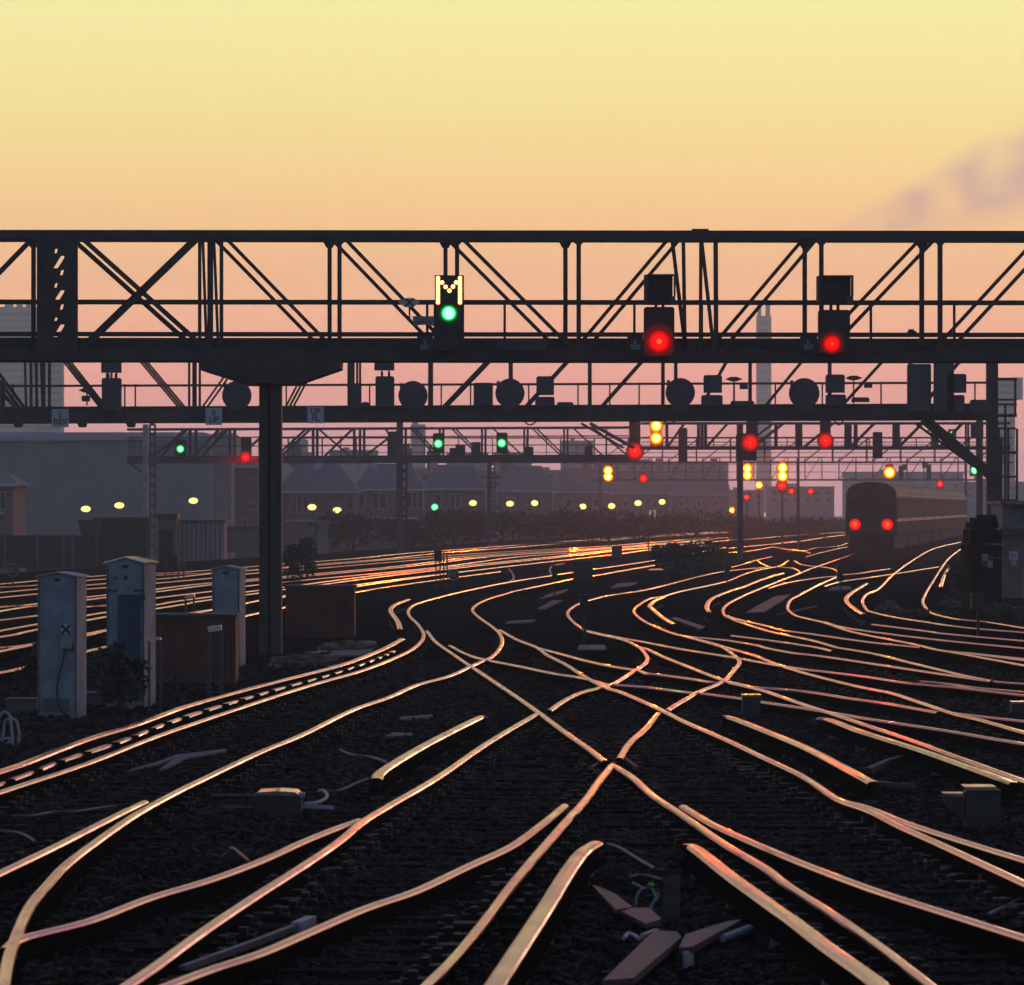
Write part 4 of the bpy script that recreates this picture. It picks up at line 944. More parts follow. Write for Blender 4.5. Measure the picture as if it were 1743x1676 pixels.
dwarf('dark ground signal on four legs left of the 65 sign', 748, 1000, 940, (739,936,752,955), (742,749,755,761))
dwarf('black post signal standing over the first hook bend', 993, 1100, 1030, (987,1012,1001,1034), (992,995,997), 'post signal')
dwarf('dark cabinet shaped signal just left of the black post signal', 992, 1003, 985, (976,955,1009,990), (984,1002), 'cabinet', 'location_cabinet')
dwarf('short dark post beside the curled bonding cables', 944, 1015, 962, (940,962,949,988), (944,), 'post', 'marker_post')
dwarf('dark stubby ground signal above the lit rail reflections', 1049, 952, 925, (1041,929,1059,949), (1049,))
dwarf('thin dark post among the straight tracks, left of the mid yard bush', 1104, 945, 908, (1102.5,908,1105.5,922), (1104,), 'post', 'marker_post')
dwarf('thin dark post above the straight tracks, right of the leftmost double yellow', 1036, 934, 908, (1034,909,1039,922), (1036,), 'post', 'marker_post')
dwarf('slim black post between the third and mid tracks under the slim gantry post', 1238, 1012, 960, (1234,958,1242,986), (1238,), 'post', 'marker_post')
dwarf('slim black post left of the train foot', 1430, 1012, 962, (1425,962,1435,990), (1430,), 'post', 'marker_post')
dwarf('black lamp headed post at the right below the timber pile', 1664, 1086, 1020, (1654,1010,1676,1036), (1664,1666), 'post signal')
dwarf('tiny dark post left of the train in front of the far tracks', 1404, 935, 915, (1402,913,1406,922), (1404,), 'post', 'marker_post')

# right hand edge: sleeper stack, brick hut
def stack():
    p = G(1680, 1050); d = p.y + 3; th = thing('timber_pile', 'stepped pile of dark timber stacked at the right edge', 'timber pile', p)
    for r in ((1652,900,1706,926),(1648,926,1706,950),(1650,950,1706,990),(1652,990,1706,1052)):
        b = MB()
        n = 6
        for i in range(n):
            a = r[0]+(r[2]-r[0])*i/n; b.pbox(a+.5, r[1]+random.uniform(0,2), a+(r[2]-r[0])/n-.5, r[3]-1, d, 2.2)
        obj('layer', b, M['sleeper'], th)
    b = MB(); b.pbox(1656,889,1700,900,d,2); b.pbox(1662,881,1698,889,d,1.9); b.pbox(1674,876,1696,881,d,1.8); obj('top_layer', b, M['sleeper'], th)
stack()
def lineside_hut():
    d = 150; p = Vector((X(1735,d), d, 0)); th = thing('brick_hut', 'dark brick hut at the right edge with a pale band under its roof', 'hut', p)
    b = MB(); b.pbox(1706,912,1800,1060,d,4); obj('wall', b, M['brick'], th)
    b = MB(); b.pbox(1703,898,1803,911,d-.25,4.5); obj('fascia', b, M['board'], th)
    b = MB(); b.pbox(1703,852,1803,858,d-.2,4.4); b.pbox(1706,858,1800,898,d+.2,3.6); obj('roof', b, M['roof'], th)
    b = MB(); b.pbox(1742,966,1752,1060,d-.03,.05); obj('door', b, M['render'], th)
lineside_hut()
plate('pale notice on the dark brick hut at the right edge', 1718, 938, 1733, 952, 149.9, '61', .16, 'white', 'casing', 'sign', 'hut_notice')
b = MB(); b.pbox(1721,952.5,1730,963,149.85,.03); single('small_notice', b, M['pale'], P(1725,963,149.85), 'small pale notice under the numbered one on the brick hut', 'sign')
th = thing('warning_sign', 'faded red and white board on the timber pile', 'sign', P(1680,966,D(1050)+2.9)); dq = D(1050)+2.9
b = MB(); b.pbox(1671,942,1681,954,dq,.04); b.pbox(1681,954,1690,966,dq,.04); obj('white_quarter', b, M['plate_grey'], th)
b = MB(); b.pbox(1681.3,944,1690,953.7,dq,.04); b.pbox(1671,954.3,1680.7,964,dq,.04); obj('red_quarter', b, M['brown'], th)
for i, (x, y, w, h, lb) in enumerate([(1624,1030,34,18,'pale rubble heap between the right hand tracks and the timber pile'),(1513,1040,30,32,'brownish ballast mound between the two curving right tracks'),(1712,1042,70,16,'pale ballast bank at the right edge by the black post'),(520,1128,120,26,'rubble heap at the foot of the near column'),(590,1104,90,16,'rubble heap at the foot of the rust brown crate')]):
    p = G(x, y); k = p.y/F; b = MB(); rng = random.Random(i)
    b.hexa([(p.x+a*w*k*.5, p.y+c*2.2, 0) for a, c in ((-1,-1),(1,-1),(1,1),(-1,1))] + [(p.x+a*w*k*.45, p.y+c*2.1, .012) for a, c in ((-1,-1),(1,-1),(1,1),(-1,1))])
    for _ in range(160):
        a, r = rng.uniform(0,6.28), rng.random()**.6; s = .05+.05*rng.random()
        b.box((p.x+math.cos(a)*r*w*k/2, p.y+math.sin(a)*r*2.2, max(0,(1-r)*h*k*.5)*rng.random()+.03), (s*1.6,s*1.6,s), rng.uniform(0,3))
    single('rubble_heap', b, M['board'], p, lb, 'rubble')

# foreground objects
def cream_box():
    p = G(1672, 1413); d = p.y; th = thing('relay_box', 'cream lidded relay box with a side fitting at the lower right', 'relay box', p)
    b = MB(); b.pbox(1645,1345,1704,1408,d,.34); obj('body', b, M['box_dark'], th)
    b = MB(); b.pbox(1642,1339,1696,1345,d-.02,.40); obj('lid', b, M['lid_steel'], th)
    b = MB(); b.prism([(X(1606,d),Z(1356,d)),(X(1612,d),Z(1372,d)),(X(1642,d),Z(1398,d)),(X(1642,d),Z(1352,d))], d+.04, d+.22); obj('side_fitting', b, M['board'], th)
    b = MB(); b.pbox(1606,1350,1642,1356,d+.02,.24); obj('fitting_lid', b, M['lid_steel'], th)
cream_box()
def small_box(label, x0, y0, x1, y1, grp='small boxes among the rails'):
    p = G((x0+x1)/2, y1); d = p.y; th = thing('junction_box', label, 'box', p, grp)
    b = MB(); b.pbox(x0, y0+3, x1, y1, d, .25); obj('body', b, M['black'], th); b = MB(); b.pbox(x0-1, y0, x1+1, y0+3, d-.02, .3); obj('lid', b, M['lid_steel'], th)
    b = MB(); b.cyl(P(x0-6,y1-6,d+.08),P(x0,y1-6,d+.08),.03,None,8); obj('cable_entry', b, M['cable'], th)
small_box('small black box among the rails right of the central crossing', 1264, 1182, 1295, 1222)
small_box('small pale topped box at the right edge among the rails', 1722, 1194, 1760, 1220)
def point_motor():
    p = G(473, 1388); d = p.y; th = thing('point_motor', 'flat black point motor with a gleaming lid left of the crossing', 'point motor', p)
    b = MB(); xa, xb = X(430,d), X(512,d); b.prism([(xa,0),(xb,0),(xb,Z(1357,d)),(X(505,d),Z(1352,d)),(X(438,d),Z(1352,d)),(xa,Z(1356,d))], d, d+.5); obj('body', b, M['black'], th)
    b = MB(); b.prism([(X(433,d),Z(1353,d)),(X(510,d),Z(1354,d)),(X(503,d),Z(1348,d)),(X(475,d),Z(1346,d)),(X(440,d),Z(1348,d))], d-.02, d+.52); obj('lid', b, M['lid_steel'], th)
    b = MB(); b.bar(P(512,1372,d+.1),P(568,1374,d+.1),.03); b.pbox(505,1350,518,1356,d+.1,.2); obj('drive_rod', b, M['pale_steel'], th)
    b = MB(); b.bar(P(360,1353,d+.2),P(430,1353,d+.2),.02); b.bar(P(380,1373,d+.2),P(430,1373,d+.2),.02); obj('rod', b, M['cable'], th)
point_motor()
def flex(label, pts, r, m='cable', z=0.02, name='cable', cat='cable'):
    w = [G(x, y, 0.05) for x, y in spline(pts, 4)]; b = MB(); b.tube(w, r, 6); single(name, b, M[m], (w[0].x, w[0].y, 0), label, cat, 'loose cables among the rails')
flex('white hooked hose beside the point motor', [(518,1368),(540,1366),(555,1358),(556,1350),(549,1345),(543,1346)], .016, 'pale')
flex('cable running from the hose to the wide conductor ramp', [(556,1347),(580,1345),(605,1334),(626,1326)], .016)
flex('grey cable under the left end of the wide conductor ramp', [(578,1276),(600,1285),(630,1288),(660,1298)], .016)
flex('grey cable arching behind the loose boards', [(1070,1492),(1090,1489),(1110,1492),(1127,1497)], .010)
flex('bluish cable slanting above the loose boards', [(1034,1436),(1055,1443),(1080,1458),(1114,1478)], .012)
flex('thin cable near the left edge among the sleepers', [(0,1414),(30,1417),(48,1424),(60,1432)], .012)
flex('grey cable crossing under the switch blade at left', [(20,1388),(55,1388),(90,1382),(130,1381),(175,1374),(198,1372)], .012)
flex('thin cable at the lower right between the rails', [(1683,1556),(1700,1548),(1743,1528)], .012)
flex('curled cable in the lower right track', [(1574,1468),(1580,1458),(1605,1450)], .012)
flex('curly bonding cable over the left hook bends', [(864,992),(874,985),(872,975),(866,968),(868,963)], .035, 'pale')
flex('curly bonding cable left of the dark cabinet shaped signal', [(940,980),(936,972),(938,965),(950,961),(960,959)], .035, 'pale')
def rod(label, pts, r=.018, m='cable'):
    w = [G(x, y, 0.09) for x, y in pts]; b = MB()
    for a, c in zip(w, w[1:]): b.bar(a, c, r*2)
    single('point_rod', b, M[m], (w[0].x, w[0].y, 0), label, 'rod', 'thin steel rods beside the rails')
rod('thin steel rod along the rail at the bottom left', [(310,1649),(440,1602),(515,1573)])
rod('rod end fitting near the bottom left rail', [(504,1578),(530,1567)], .03, 'pale')
rod('short dark rod beneath the central rail left of the crossing', [(783,1304),(822,1276)], .03, 'brown')
rod('short rod left of the crossing point', [(1007,1308),(1028,1296)], .02, 'brown')
rod('short rod right of the crossing point', [(1060,1290),(1084,1308)], .02, 'brown')
rod('thin bar beside the long rail right of the crossing', [(1247,1273),(1306,1298)], .02, 'brown')
rod('rusty bar lying near the right conductor ramp', [(1478,1312),(1510,1298),(1546,1288)], .03, 'brown')
rod('pale bar at the end of the right conductor ramp', [(1490,1332),(1520,1336),(1555,1337)], .02)
def board(label, pts, th_=.03, z=0.10, m='board'):
    """flat board lying on the ballast, outline read from the picture at height z"""
    w = [G(x, y, z) for x, y in pts]; b = MB(); i = len(w)
    b.v = [tuple(p) for p in w] + [(p.x, p.y, p.z - th_) for p in w]
    b.f = [tuple(range(i)), tuple(reversed(range(i, 2*i)))] + [(k, i+k, i+(k+1) % i, (k+1) % i) for k in range(i)]; b.m = [0]*len(b.f)
    c = sum(w, Vector())/i; single('loose_board', b, M[m], (c.x, c.y, 0), label, 'board', 'loose boards and slabs on the ballast')
board('loose brownish board lying lowest in the crossing, bottom centre', [(1026,1668),(1078,1664),(1160,1594),(1152,1585),(1114,1583)], .04)
board('loose board to the right of the lowest one', [(1156,1612),(1178,1611),(1262,1565),(1240,1567),(1166,1590)], .04)
board('pale board below the green capped wires, left half', [(1008,1506),(1048,1548),(1077,1543),(1046,1520),(1018,1508)], .03)
board('pale board below the green capped wires, right half', [(1058,1551),(1100,1572),(1126,1564),(1106,1545),(1078,1544)], .03)
p = G(1143, 1574); dq = p.y; b = MB(); b.hexa([P(1131,1493,dq),P(1158,1487,dq),P(1158,1487,dq+.05),P(1131,1493,dq+.05),P(1125,1570,dq),P(1157,1566,dq),P(1157,1566,dq+.05),P(1125,1570,dq+.05)])
single('upright_board', b, M['board'], p, 'upright brown board beside the green capped wires', 'board')
th = thing('wire_tail', 'pale wires rising to a bright green cap', 'wire', G(1104, 1552)); dq = G(1104,1552).y
for pts in ([(1082,1541),(1083,1526),(1090,1514),(1100,1510)],[(1106,1553),(1111,1538),(1116,1526),(1112,1515),(1108,1510)],[(1104,1550),(1108,1540),(1120,1528),(1119,1518)],[(1076,1502),(1086,1506),(1094,1511)]):
    b = MB(); b.tube([P(x,y,dq) for x,y in pts], .008, 6); obj('wire', b, M['pale'], th)
b = MB(); c = P(1108,1506,dq); b.ball(c, .022, .022, .018); obj('cap', b, M['green_cap'], th)
b = MB(); b.tube([G(x,y,.08) for x,y in ((1062,1596),(1070,1588),(1080,1592),(1088,1598))], .012, 6); b.bar(G(1094,1594,.08),G(1118,1585,.08),.03); single('bonding_clip', b, M['pale'], G(1080,1595), 'pale bent clip above the lowest loose board', 'clip')
b = MB(); dq = G(1170,1652).y; b.cyl(P(1170,1652,dq),P(1168,1620,dq),.022,None,10); b.cyl(P(1178,1652,dq+.04),P(1177,1624,dq+.04),.012,None,10); single('pipe_stub', b, M['pale'], G(1172,1652), 'pale pipe stub below the loose boards at bottom centre', 'pipe')
b = MB(); b.cyl(G(1230,1597,.06),G(1276,1582,.06),.022,.03,10); single('glass_bottle', b, M['pale'], G(1252,1592), 'pale slim bottle lying right of the loose boards', 'bottle')
b = MB(); p = G(398, 1472); k = p.y/F; rng = random.Random(3)
prof_ = [(-28,0),(-24,12),(-12,22),(-8,29),(0,27),(8,20),(20,10),(32,0)]
b.prism([(p.x+a*k, h*k*1.0) for a, h in prof_], p.y, p.y+.12); b.v = [(x, y + (.10 if z > .02 and i >= 8 else 0) - z*.2, z) for i, (x, y, z) in enumerate(b.v)]
single('crumpled_bag', b, M['board'], p, 'crumpled brownish bag peaking up between the left rails', 'bag')
for pts, lb, m_ in (([(1270,1042),(1290,1030),(1318,1015),(1346,1011),(1332,1022),(1300,1041)], 'brown wedge of bare ground boards between the third and fourth hook bends', 'board'),  # this and the next brown sheet imitate light on the ballast
  ([(1142,1052),(1150,1050),(1200,1066),(1192,1070)], 'thin brown boards right of the fiery yellow conductor rail', 'board'), ([(914,1036),(926,1036),(958,1021),(940,1021)], 'pale flat slab left of the first hook bend', 'concrete'),
  ([(983,1105),(1032,1105),(1030,1097),(986,1097)], 'flat plank below the black post signal', 'board'), ([(1040,1000),(1075,996),(1085,990),(1050,993)], 'pale scraps behind the first hook bend', 'concrete'),
  ([(1104,970),(1130,969),(1131,967),(1106,968)], 'thin pale strip under the round sign by the mid yard bush', 'pale'), ([(1410,1004),(1450,1002),(1446,997),(1414,998)], 'pale slab at the foot of the slim post left of the train', 'concrete'),
  ([(920,1018),(958,1008),(968,1002),(935,1010)], 'dim brown plank left of the black post signal', 'board'), ([(1320,1045),(1370,1034),(1392,1030),(1340,1042)], 'faint grey strip inside the wide orange hook bend', 'concrete'),
  ([(860,1060),(905,1058),(912,1054),(868,1056)], 'faint pale strip behind the second bend at left', 'concrete'), ([(655,1252),(700,1252),(702,1247),(668,1246)], 'pale strip lying between the left rails near the middle', 'concrete'),
  ([(680,1223),(735,1219),(737,1216),(684,1219)], 'thin pale strip just above the left middle rails', 'concrete')):
    board(lb, pts, .03, .05, m_)
board('pale flat scrap with a forked end near the left rails', [(221,1309),(268,1296),(300,1284),(384,1274),(386,1277),(316,1290),(284,1306),(272,1308),(300,1288),(268,1300)], .02, .06, 'concrete')
for i, (x0, y0, x1, y1, lb) in enumerate([(560,1090,640,1118,'dark slab leaning among rubble near the brown crate'),(520,1105,545,1112,'pale scrap among rubble under the column'),(610,1088,640,1093,'thin pale strip among rubble right of the crate')]):
    p = G((x0+x1)/2, y1); b = MB(); b.hexa([G(x0,y1,0.0),G(x1-12,y1,0.0),G(x1,y0+6,.05),G(x0+14,y0+6,.05),P(x0,y1-3,p.y),P(x1-12,y1-3,p.y),P(x1,y0+3,G(x1,y0+6).y),P(x0+14,y0+3,G(x0,y0+6).y)]); single('rubble_slab', b, M['concrete'], p, lb, 'slab', 'rubble below the near column')

# ------------------------------------------------------------------ far left: fences, sheds
def fence_run():
    d = 228; th = thing('fence', 'dark panelled fence with pale posts at the left edge', 'fence', (X(60,d), d, 0))
    for a, c in ((-40,6),(10,62),(66,107),(110,122),(126,160)):
        b = MB(); b.pbox(a, 911, c, 966, d, .06); obj('panel', b, M['fence'], th)
    for x in (8, 64, 108.5, 124):
        b = MB(); b.pbox(x-1.6, 908, x+1.6, 966, d-.06, .15); obj('post', b, M['concrete'], th)
    b = MB(); b.pbox(-40, 908, 22, 911.5, d-.08, .2); obj('rail', b, M['concrete'], th)
fence_run()
d = 232; b = MB(); b.pbox(160,884,250,965,d,2.2); th = thing('lineside_shed', 'dark green flat sided shed left of the ladder post', 'shed', (X(205,d), d, 0)); obj('wall', b, M['green_shed'], th)
b = MB(); b.pbox(158,880,252,884.5,d-.1,2.4); obj('roof', b, M['casing'], th)
th = thing('skip', 'dark hopper shaped skip on the fence line', 'skip', (X(150,230), 230, 0)); b = MB(); b.prism([(X(132,230),Z(887,230)),(X(168,230),Z(887,230)),(X(164,230),Z(915,230)),(X(164,230),0),(X(140,230),0),(X(140,230),Z(915,230))], 230, 231); obj('body', b, M['casing'], th)
b = MB(); b.pbox(131,884,169,887.5,229.9,1.2); obj('rim', b, M['casing'], th)
d = 236; th = thing('container', 'pale corrugated container beside the ladder post', 'container', (X(342,d), d, 0)); b = MB()
for i in range(20): b.pbox(303+i*4, 889, 303+i*4+(2.6 if i % 2 else 4), 952, d+(.04 if i % 2 else 0), 2.4)
obj('body', b, M['render'], th); b = MB(); b.pbox(301,885,384,889,d-.05,2.5); obj('roof', b, M['brown'], th)
d = 234; th = thing('lineside_hut', 'small dark hut between the ladder post and pale container', 'hut', (X(284,d), d, 0)); b = MB(); b.pbox(268,882,300,958,d,2); obj('wall', b, M['brick'], th); b = MB(); b.pbox(266,874,302,882,d-.1,2.2); obj('roof', b, M['casing'], th); b = MB(); b.pbox(272,902,294,958,d-.03,.05); obj('door', b, M['green_shed'], th)
d = 260; th = thing('boundary_wall', 'dark wall behind the hedge right of the container', 'wall', (X(430,d), d, 0)); b = MB(); b.pbox(386,900,470,940,d,.3); obj('wall', b, M['brick'], th)
b = MB(); b.pbox(385,896,471,900,d-.05,.4); obj('coping', b, M['casing'], th)
d = 290; th = thing('lattice_kiosk', 'pale latticed kiosk beside the bush by the column', 'kiosk', (X(551,d), d, 0)); b = MB(); lattice_post(b, 543, 557, 888, 945, d, 8, .07); b.pbox(545,890,556,945,d+.1,.4); obj('frame', b, M['render'], th); b = MB(); b.prism([(X(534,d),Z(884,d)),(X(560,d),Z(888,d)),(X(560,d),Z(891,d)),(X(536,d),Z(887,d))], d-.1, d+.6); obj('roof', b, M['pale'], th)
for x, y0, y1, dd, lb in ((856,884,940,330,'slim pale post above the hedge right of the lattice mast'),(566,909,940,320,'pale square hoop beside the kiosk')):
    b = MB(); b.bar(P(x,y0,dd),P(x,y1,dd),.10); b.bar(P(x,y0+(20 if x>800 else 3),dd),P(x+(22 if x>800 else 18),y0+(20 if x>800 else 2),dd),.08); single('track_marker', b, M['board'], (X(x,dd),dd,0), lb, 'post', 'pale frames by the hedge')

# ------------------------------------------------------------------ buildings beyond
def warehouse():
    d = 400; th = thing('warehouse', 'long windowless grey warehouse with a pale roof edge', 'warehouse', (X(150,d), d, -1.5))
    b = MB(); b.prism([(X(-320,d),-1.6),(X(357,d),-1.6),(X(357,d),Z(748,d)),(X(-320,d),Z(752,d))], d, d+60); obj('wall', b, M['ware'], th)
    b = MB(); b.prism([(X(-322,d),Z(752,d)),(X(359,d),Z(748,d)),(X(359,d),Z(741,d)),(X(-322,d),Z(742,d))], d-.3, d+61); obj('roof_edge', b, M['ware_roof'], th)
    b = MB(); b.prism([(X(-322,d),Z(741.8,d)),(X(359,d),Z(740.8,d)),(X(345,d),Z(735,d)),(X(-322,d),Z(735,d))], d+1, d+60); obj('roof', b, M['ware_roof'], th)
warehouse()
d = 405; th = thing('gabled_workshop', 'narrow pale gabled workshop at the end of the warehouse', 'workshop', (X(377,d), d, -1.5)); b = MB()
b.prism([(X(360,d),-1.6),(X(394,d),-1.6),(X(394,d),Z(750,d)),(X(378,d),Z(737,d)),(X(360,d),Z(748,d))], d, d+20); obj('wall', b, M['render'], th)
b = MB(); b.prism([(X(358,d),Z(749,d)),(X(378,d),Z(736,d)),(X(397,d),Z(751,d)),(X(397,d),Z(748,d)),(X(378,d),Z(732,d)),(X(358,d),Z(746,d))], d-.3, d+21); obj('roof', b, M['roof'], th)
def house(label, x0, x1, ye, yr, d, gables=1, wins=(), hip=6, base=-1.55, lower=True, chim=(), wallm='brick', win_y=None, name='brick_house'):
    k = d/F; xa, xb = X(x0,d), X(x1,d); th = thing(name, label, 'house', ((xa+xb)/2, d, base), 'houses beyond the railway')
    b = MB(); b.box(((xa+xb)/2, d+4, (Z(ye,d)+base)/2), (xb-xa, 8, Z(ye,d)-base)); obj('wall', b, M[wallm], th)
    zr, ze = Z(yr,d), Z(ye,d); h = hip*k; e = .4
    b = MB(); b.v = [(xa-e,d-.5,ze),(xb+e,d-.5,ze),(xb+e,d+8.5,ze),(xa-e,d+8.5,ze),(xa+h,d+4,zr),(xb-h,d+4,zr)]
    b.f = [(0,1,5,4),(1,2,5),(2,3,4,5),(3,0,4),(3,2,1,0)]; b.m = [0]*5; rf = obj('roof', b, M['roof'], th)
    b = MB(); b.box(((xa+xb)/2, d-.45, ze+.02), (xb-xa+.7, .12, .16)); obj('gutter', b, M['frame'], th)
    for cx in chim:
        b = MB(); c = X(cx,d); b.box((c, d+4, zr+.4), (1.0,.6,1.8)); b.cyl((c-.2,d+4,zr+1.3),(c-.2,d+4,zr+1.7),.12,None,8); b.cyl((c+.2,d+4,zr+1.3),(c+.2,d+4,zr+1.7),.12,None,8); sub('chimney', b, M[wallm], rf)
    for wx, wy, ww, wh in wins:
        b = MB(); b.pbox(wx-ww/2, wy-wh/2, wx+ww/2, wy+wh/2, d-.06, .1); w = obj('window', b, M['frame'], th)
        b = MB(); n = max(1, int(ww/9))
        for i in range(n):
            a = wx-ww/2+ww*i/n; b.pbox(a+1, wy-wh/2+1.2, a+ww/n-1, wy+wh/2-1, d-.09, .04)
        sub('pane', b, M['window'], w)
    if lower:
        b = MB(); b.prism([(xa+.5,Z(ye+46,d)),(xb-.5,Z(ye+46,d)),(xb-.5,Z(ye+49,d)),(xa+.5,Z(ye+49,d))], d-.5, d); obj('porch_roof', b, M['frame'], th)
    return th
house('house at the left edge with a hipped dark roof', -60, 22, 826, 803, 300, wins=[(5,852,10,30)], hip=20)
house('brick building between the workshop and the near column', 396, 440, 795, 786, 410, wins=[(428,861,16,12),(412,888,18,12)], hip=3, lower=False, wallm='brick')
house('house with one bay window pair directly right of the near column', 476, 604, 838, 782, 430, wins=[(510,858,28,30),(595,855,12,26)], hip=34, chim=(500,))
house('second house from the near column, with a tall bay window', 606, 720, 834, 788, 445, wins=[(645,852,26,28),(616,852,9,26),(706,851,28,28)], hip=24, chim=(690,))
house('third house from the near column, behind the low green signal', 722, 825, 833, 790, 480, wins=[(775,852,18,24),(745,852,12,24)], hip=22, chim=(735,))
house('house right of the lattice mast with a pale chimney stack', 846, 940, 836, 792, 560, wins=[(870,856,14,20),(915,856,14,20)], hip=18, chim=(860,))
house('hazy house under the leftmost double yellow signal', 944, 1040, 838, 796, 640, wins=[(968,856,12,16),(1015,856,12,16)], hip=14, chim=(1000,))
house('hazy terraced block under the small red signal', 1042, 1140, 840, 800, 720, wins=[(1065,857,9,13),(1090,857,9,13),(1115,857,9,13)], hip=6, lower=False)
house('last hazy block left of the slim black post', 1142, 1240, 842, 797, 800, wins=[(1160,857,9,12),(1190,857,9,12),(1220,857,9,12)], hip=4, lower=False)
b = MB()
for x in (1107, 1114): b.pbox(x-2, 868, x+2, 880, 690, .2)
single('lit_window_pair', b, M['e_window'], (X(1110,690),690,-1.5), 'pair of dim lit windows under the rightmost street lamps', 'lit window')
for i, (x0, x1, y, dd, wn, lb) in enumerate([(640,860,803,620,9,'long hazy terrace behind the second and third houses'),(860,1040,802,820,6,'hazy terrace behind the house with the pale chimney stack'),(470,530,772,900,3,'low hazy block showing above the houses beside the column'),(560,640,768,900,4,'low hazy block above the second house'),(760,830,772,950,4,'hazy block with a pale flank above the lattice mast'),(840,905,772,1000,3,'hazy block right of the lattice mast top'),(955,1010,752,1100,3,'hazy tall block behind the third gantry right end'),
     (1228,1300,836,950,4,'pale hazy block right of the slim black post'),(1310,1420,830,1000,6,'pale hazy block left of the train'),(1440,1640,806,1250,8,'long faint block behind the train'),(1640,1760,822,1100,5,'faint block behind the tall right post'),
     (1010,1240,788,1050,9,'long faint block above the terraces')]):
    th = thing('distant_block', lb, 'building', (X((x0+x1)/2,dd),dd,-1.5), 'hazy blocks behind the houses'); b = MB(); b.pbox(x0, y, x1, HY+8*0+3, dd, 14); b.v = [(q[0],q[1],-1.6 if q[2] < 3 and q[2] < Z(y,dd)-1 else q[2]) for q in b.v]; obj('wall', b, M['tower'], th)
    b = MB(); b.pbox(x0-1, y-2.5, x1+1, y, dd-.3, 14.6); b.pbox(x0+(x1-x0)*.3, y-7, x0+(x1-x0)*.42, y-2.5, dd+2, 5); obj('roof', b, M['tower'], th)
    for q in range(wn):
        for r_ in (6, 18):
            b = MB(); a = x0+(x1-x0)*(q+.3)/wn; b.pbox(a, y+r_, a+(x1-x0)/wn*.4, y+r_+6, dd-.05, .1); obj('window', b, M['window'], th)
def tower(label, rects, dd, wy=None):
    x0 = min(r[0] for r in rects); x1 = max(r[2] for r in rects)
    th = thing('tower_block', label, 'tower', (X((x0+x1)/2,dd),dd,-1.5), 'hazy towers on the skyline')
    for r in rects:
        b = MB(); b.pbox(*r, dd, (r[2]-r[0])*dd/F*.8); obj('shaft', b, M['tower'], th)
    r = rects[0]; b = MB()
    for y in range(int(r[1])+10, int(min(r[3],840))-8, 12): b.pbox(r[0]+2, y, r[2]-2, y+4, dd-.3, .4)
    obj('window_band', b, M['window'], th)
tower('broad hazy tower block at the left edge', [(-40,522,67,872),(-38,515,-10,522),(8,517,22,522),(28,517,38,522),(44,517,58,522)], 1700)
tower('narrower hazy tower right of the broad left one', [(60,585,106,872),(66,579,84,585)], 1500)
tower('slender hazy spire like tower under the rightmost near signals', [(1288,537,1313,872),(1289.5,517,1296,537),(1303,514,1311,537)], 2100)
tower('hazy tower at the right edge behind the ladder cage', [(1690,644,1728,872),(1728,642,1741,680)], 1500)
tower('small hazy tower above the third gantry, left of the green pair', [(699,722,724,872),(702,718,712,722)], 1500)
tower('small round topped hazy tower beside the near column', [(505,748,524,872),(509,744,520,748)], 1200)

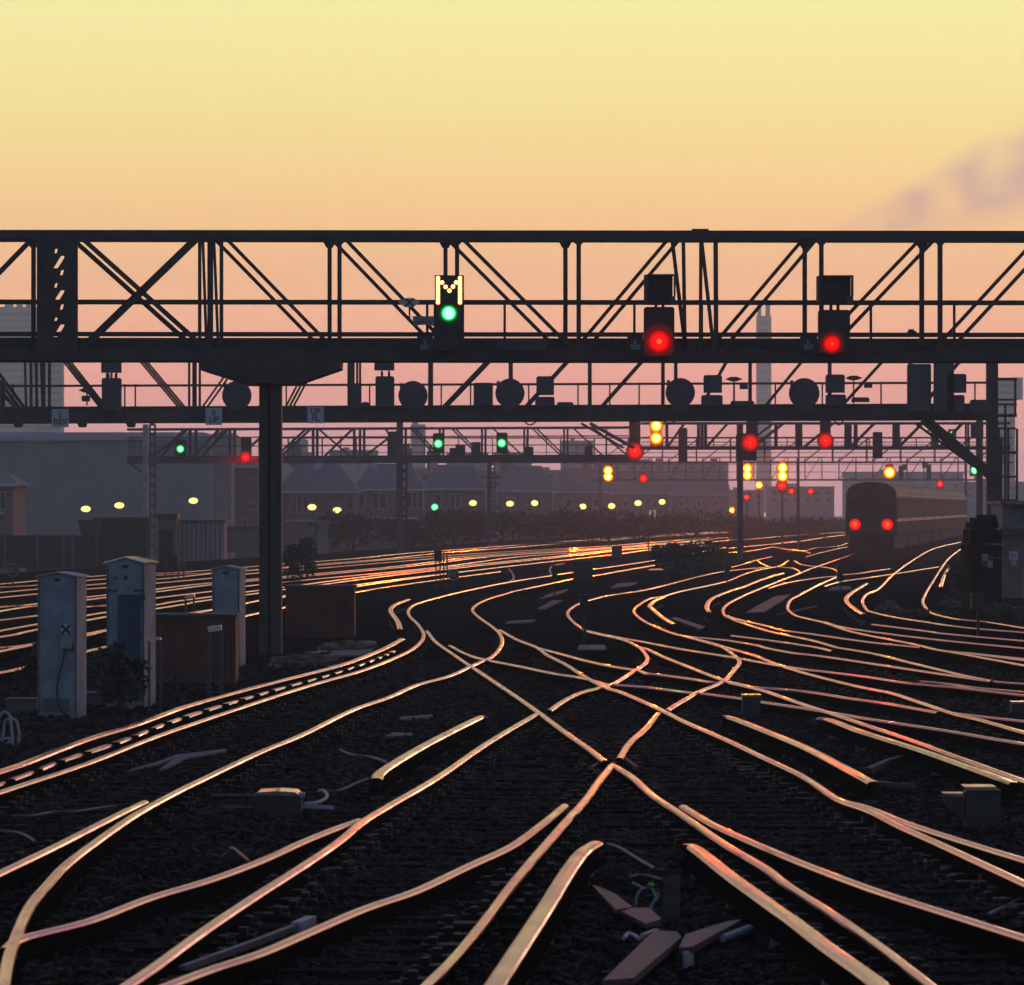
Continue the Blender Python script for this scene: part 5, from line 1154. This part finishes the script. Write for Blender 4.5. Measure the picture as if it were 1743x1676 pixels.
# ------------------------------------------------------------------ train (standing for the moving one in the photograph)
def train():
    y0, x0 = 275.0, X(1483,275); ang = math.atan(0.112); ca, sa = math.cos(ang), math.sin(ang)
    th = thing('passenger_train', 'passenger train seen from behind with two red tail lamps', 'train', (x0, y0, 0))
    def put(b): b.v = [(x0 + x*ca + y*sa, y0 - x*sa + y*ca, z) for x, y, z in b.v]; return b
    Wd = 1.33; zf, zc, zr = 1.10, 3.05, 3.86
    def outline(w=Wd, n=12, lo=zf):
        pts = [(-w, lo), (w, lo), (w, 2.0), (w*.985, zc)]
        for i in range(1, n):
            a = math.pi*i/n; pts.append((w*.985*math.cos(a)*1.0, zc + (zr-zc)*math.sin(a)**.65))
        return pts + [(-w*.985, zc), (-w, 2.0)]
    L_ = 19.6
    for c in range(7):
        ya, yb = c*20.1, c*20.1 + L_
        b = MB(); o = outline(); i = len(b.v); k = len(o)
        b.v += [(x, ya, z) for x, z in o] + [(x, yb, z) for x, z in o]
        b.f.append(tuple(range(k))); b.m.append(1); b.f.append(tuple(reversed(range(k, 2*k)))); b.m.append(1)
        for q in range(k):
            r_ = (q+1) % k; z_ = (o[q][1]+o[r_][1])/2; b.f.append((q, k+q, k+r_, r_)); b.m.append(2 if z_ > zc+.05 else 0)
        cb = obj('coach_body', put(b), [M['train_side'], M['train_end'], M['train_roof']], th)
        b = MB(); b.box((0, (ya+yb)/2, .72), (2.3, L_-1.0, .72))
        obj('underframe', put(b), M['train_under'], th)
        for yy in (ya+3.0, yb-3.0):
            b = MB(); b.box((0, yy, .55), (2.1, 3.2, .42))
            for s in (-.72, .72):
                for w_ in (-1.2, 1.2): b.cyl((s-.07, yy+w_, .17+.43), (s+.07, yy+w_, .17+.43), .43, None, 14)
            obj('bogie', put(b), M['train_under'], th)
        for s in (-1, 1):
            for w_ in range(9):
                b = MB(); yy = ya+1.4+w_*2.1; b.box((s*(Wd+.004), yy+.55, 2.42), (.02, 1.15, .72)); sub('window', put(b), M['train_window'], cb)
            b = MB(); b.box((s*(Wd+.004), (ya+yb)/2, 1.86), (.016, L_-.2, .16)); sub('stripe', put(b), M['train_stripe'], cb)
            b = MB(); b.box((s*(Wd-.03), (ya+yb)/2, zc+.12), (.10, L_-.2, .07)); sub('gutter', put(b), M['pale_steel'], cb)  # pale gutter colour carries the highlight along the roof edge
    b = MB(); b.pbox(0,0,1,1,9000,1); b.v = []; b.f = []; b.m = []
    b.box((0,-.02,1.50), (2*Wd-.1,.06,.78)); obj('lower_end_panel', put(b), M['train_low'], th)
    b = MB(); b.box((0,-.10,2.15), (.80,.22,2.0)); obj('gangway_door', put(b), M['train_end'], th)
    for s in (-1, 1):
        b = MB(); b.box((s*.86,-.03,2.58), (.66,.06,.74)); cw = obj('cab_window', put(b), M['window'], th)
        b = MB(); b.cyl((s*.80,-.09,1.72),(s*.80,-.02,1.72),.17,None,18); 
        b2 = MB(); b2.dome((0,0,0), .30, .02, 20, 2, 2); b2.dome((0,-.03,0), .24, .02, 20, 2, 1); b2.dome((0,-.06,0), .13, .05, 18, 3, 0); b2.v = [(x+s*.84, y-.10, z+1.64) for x, y, z in b2.v]; obj('tail_lamp', put(b2), [M['e_tail'], M['e_red2'], M['lens_r1']], th)  # two wider red domes behind the core imitate its glow
        b = MB(); b.cyl((s*.85,-.55,1.06),(s*.85,.1,1.06),.10,None,12); b.cyl((s*.85,-.60,1.06),(s*.85,-.55,1.06),.24,None,16); obj('buffer', put(b), M['train_under'], th)
    b = MB(); b.bar((-.15,-.12,1.0),(-.15,-.2,.5),.08); b.bar((.2,-.12,1.0),(.25,-.2,.45),.06); b.bar((.5,-.1,1.0),(.55,-.18,.5),.05); obj('coupling_hose', put(b), M['train_under'], th)
M['e_tail'] = emis('tail_lamp_glow', (1.0, 0.0015, 0.0004), 90.0)
train()

# ------------------------------------------------------------------ evening haze
b = MB(); b.box((60, 1150, 51), (1500, 2400, 108)); b.v = [(x, max(y, -45), z) for x, y, z in b.v]
hm = bpy.data.materials.new('haze'); hm.use_nodes = True; nt = hm.node_tree
for n in list(nt.nodes): nt.nodes.remove(n)
pv = nt.nodes.new('ShaderNodeVolumePrincipled'); o_ = nt.nodes.new('ShaderNodeOutputMaterial'); nt.links.new(pv.outputs[0], o_.inputs['Volume'])
pv.inputs['Color'].default_value = (0.80, 0.95, 1.0, 1); pv.inputs['Density'].default_value = 0.00060; pv.inputs['Anisotropy'].default_value = 0.55
hz = obj('haze', b, hm); hz['kind'] = 'stuff'; hz['label'] = 'pale evening haze over the yard'
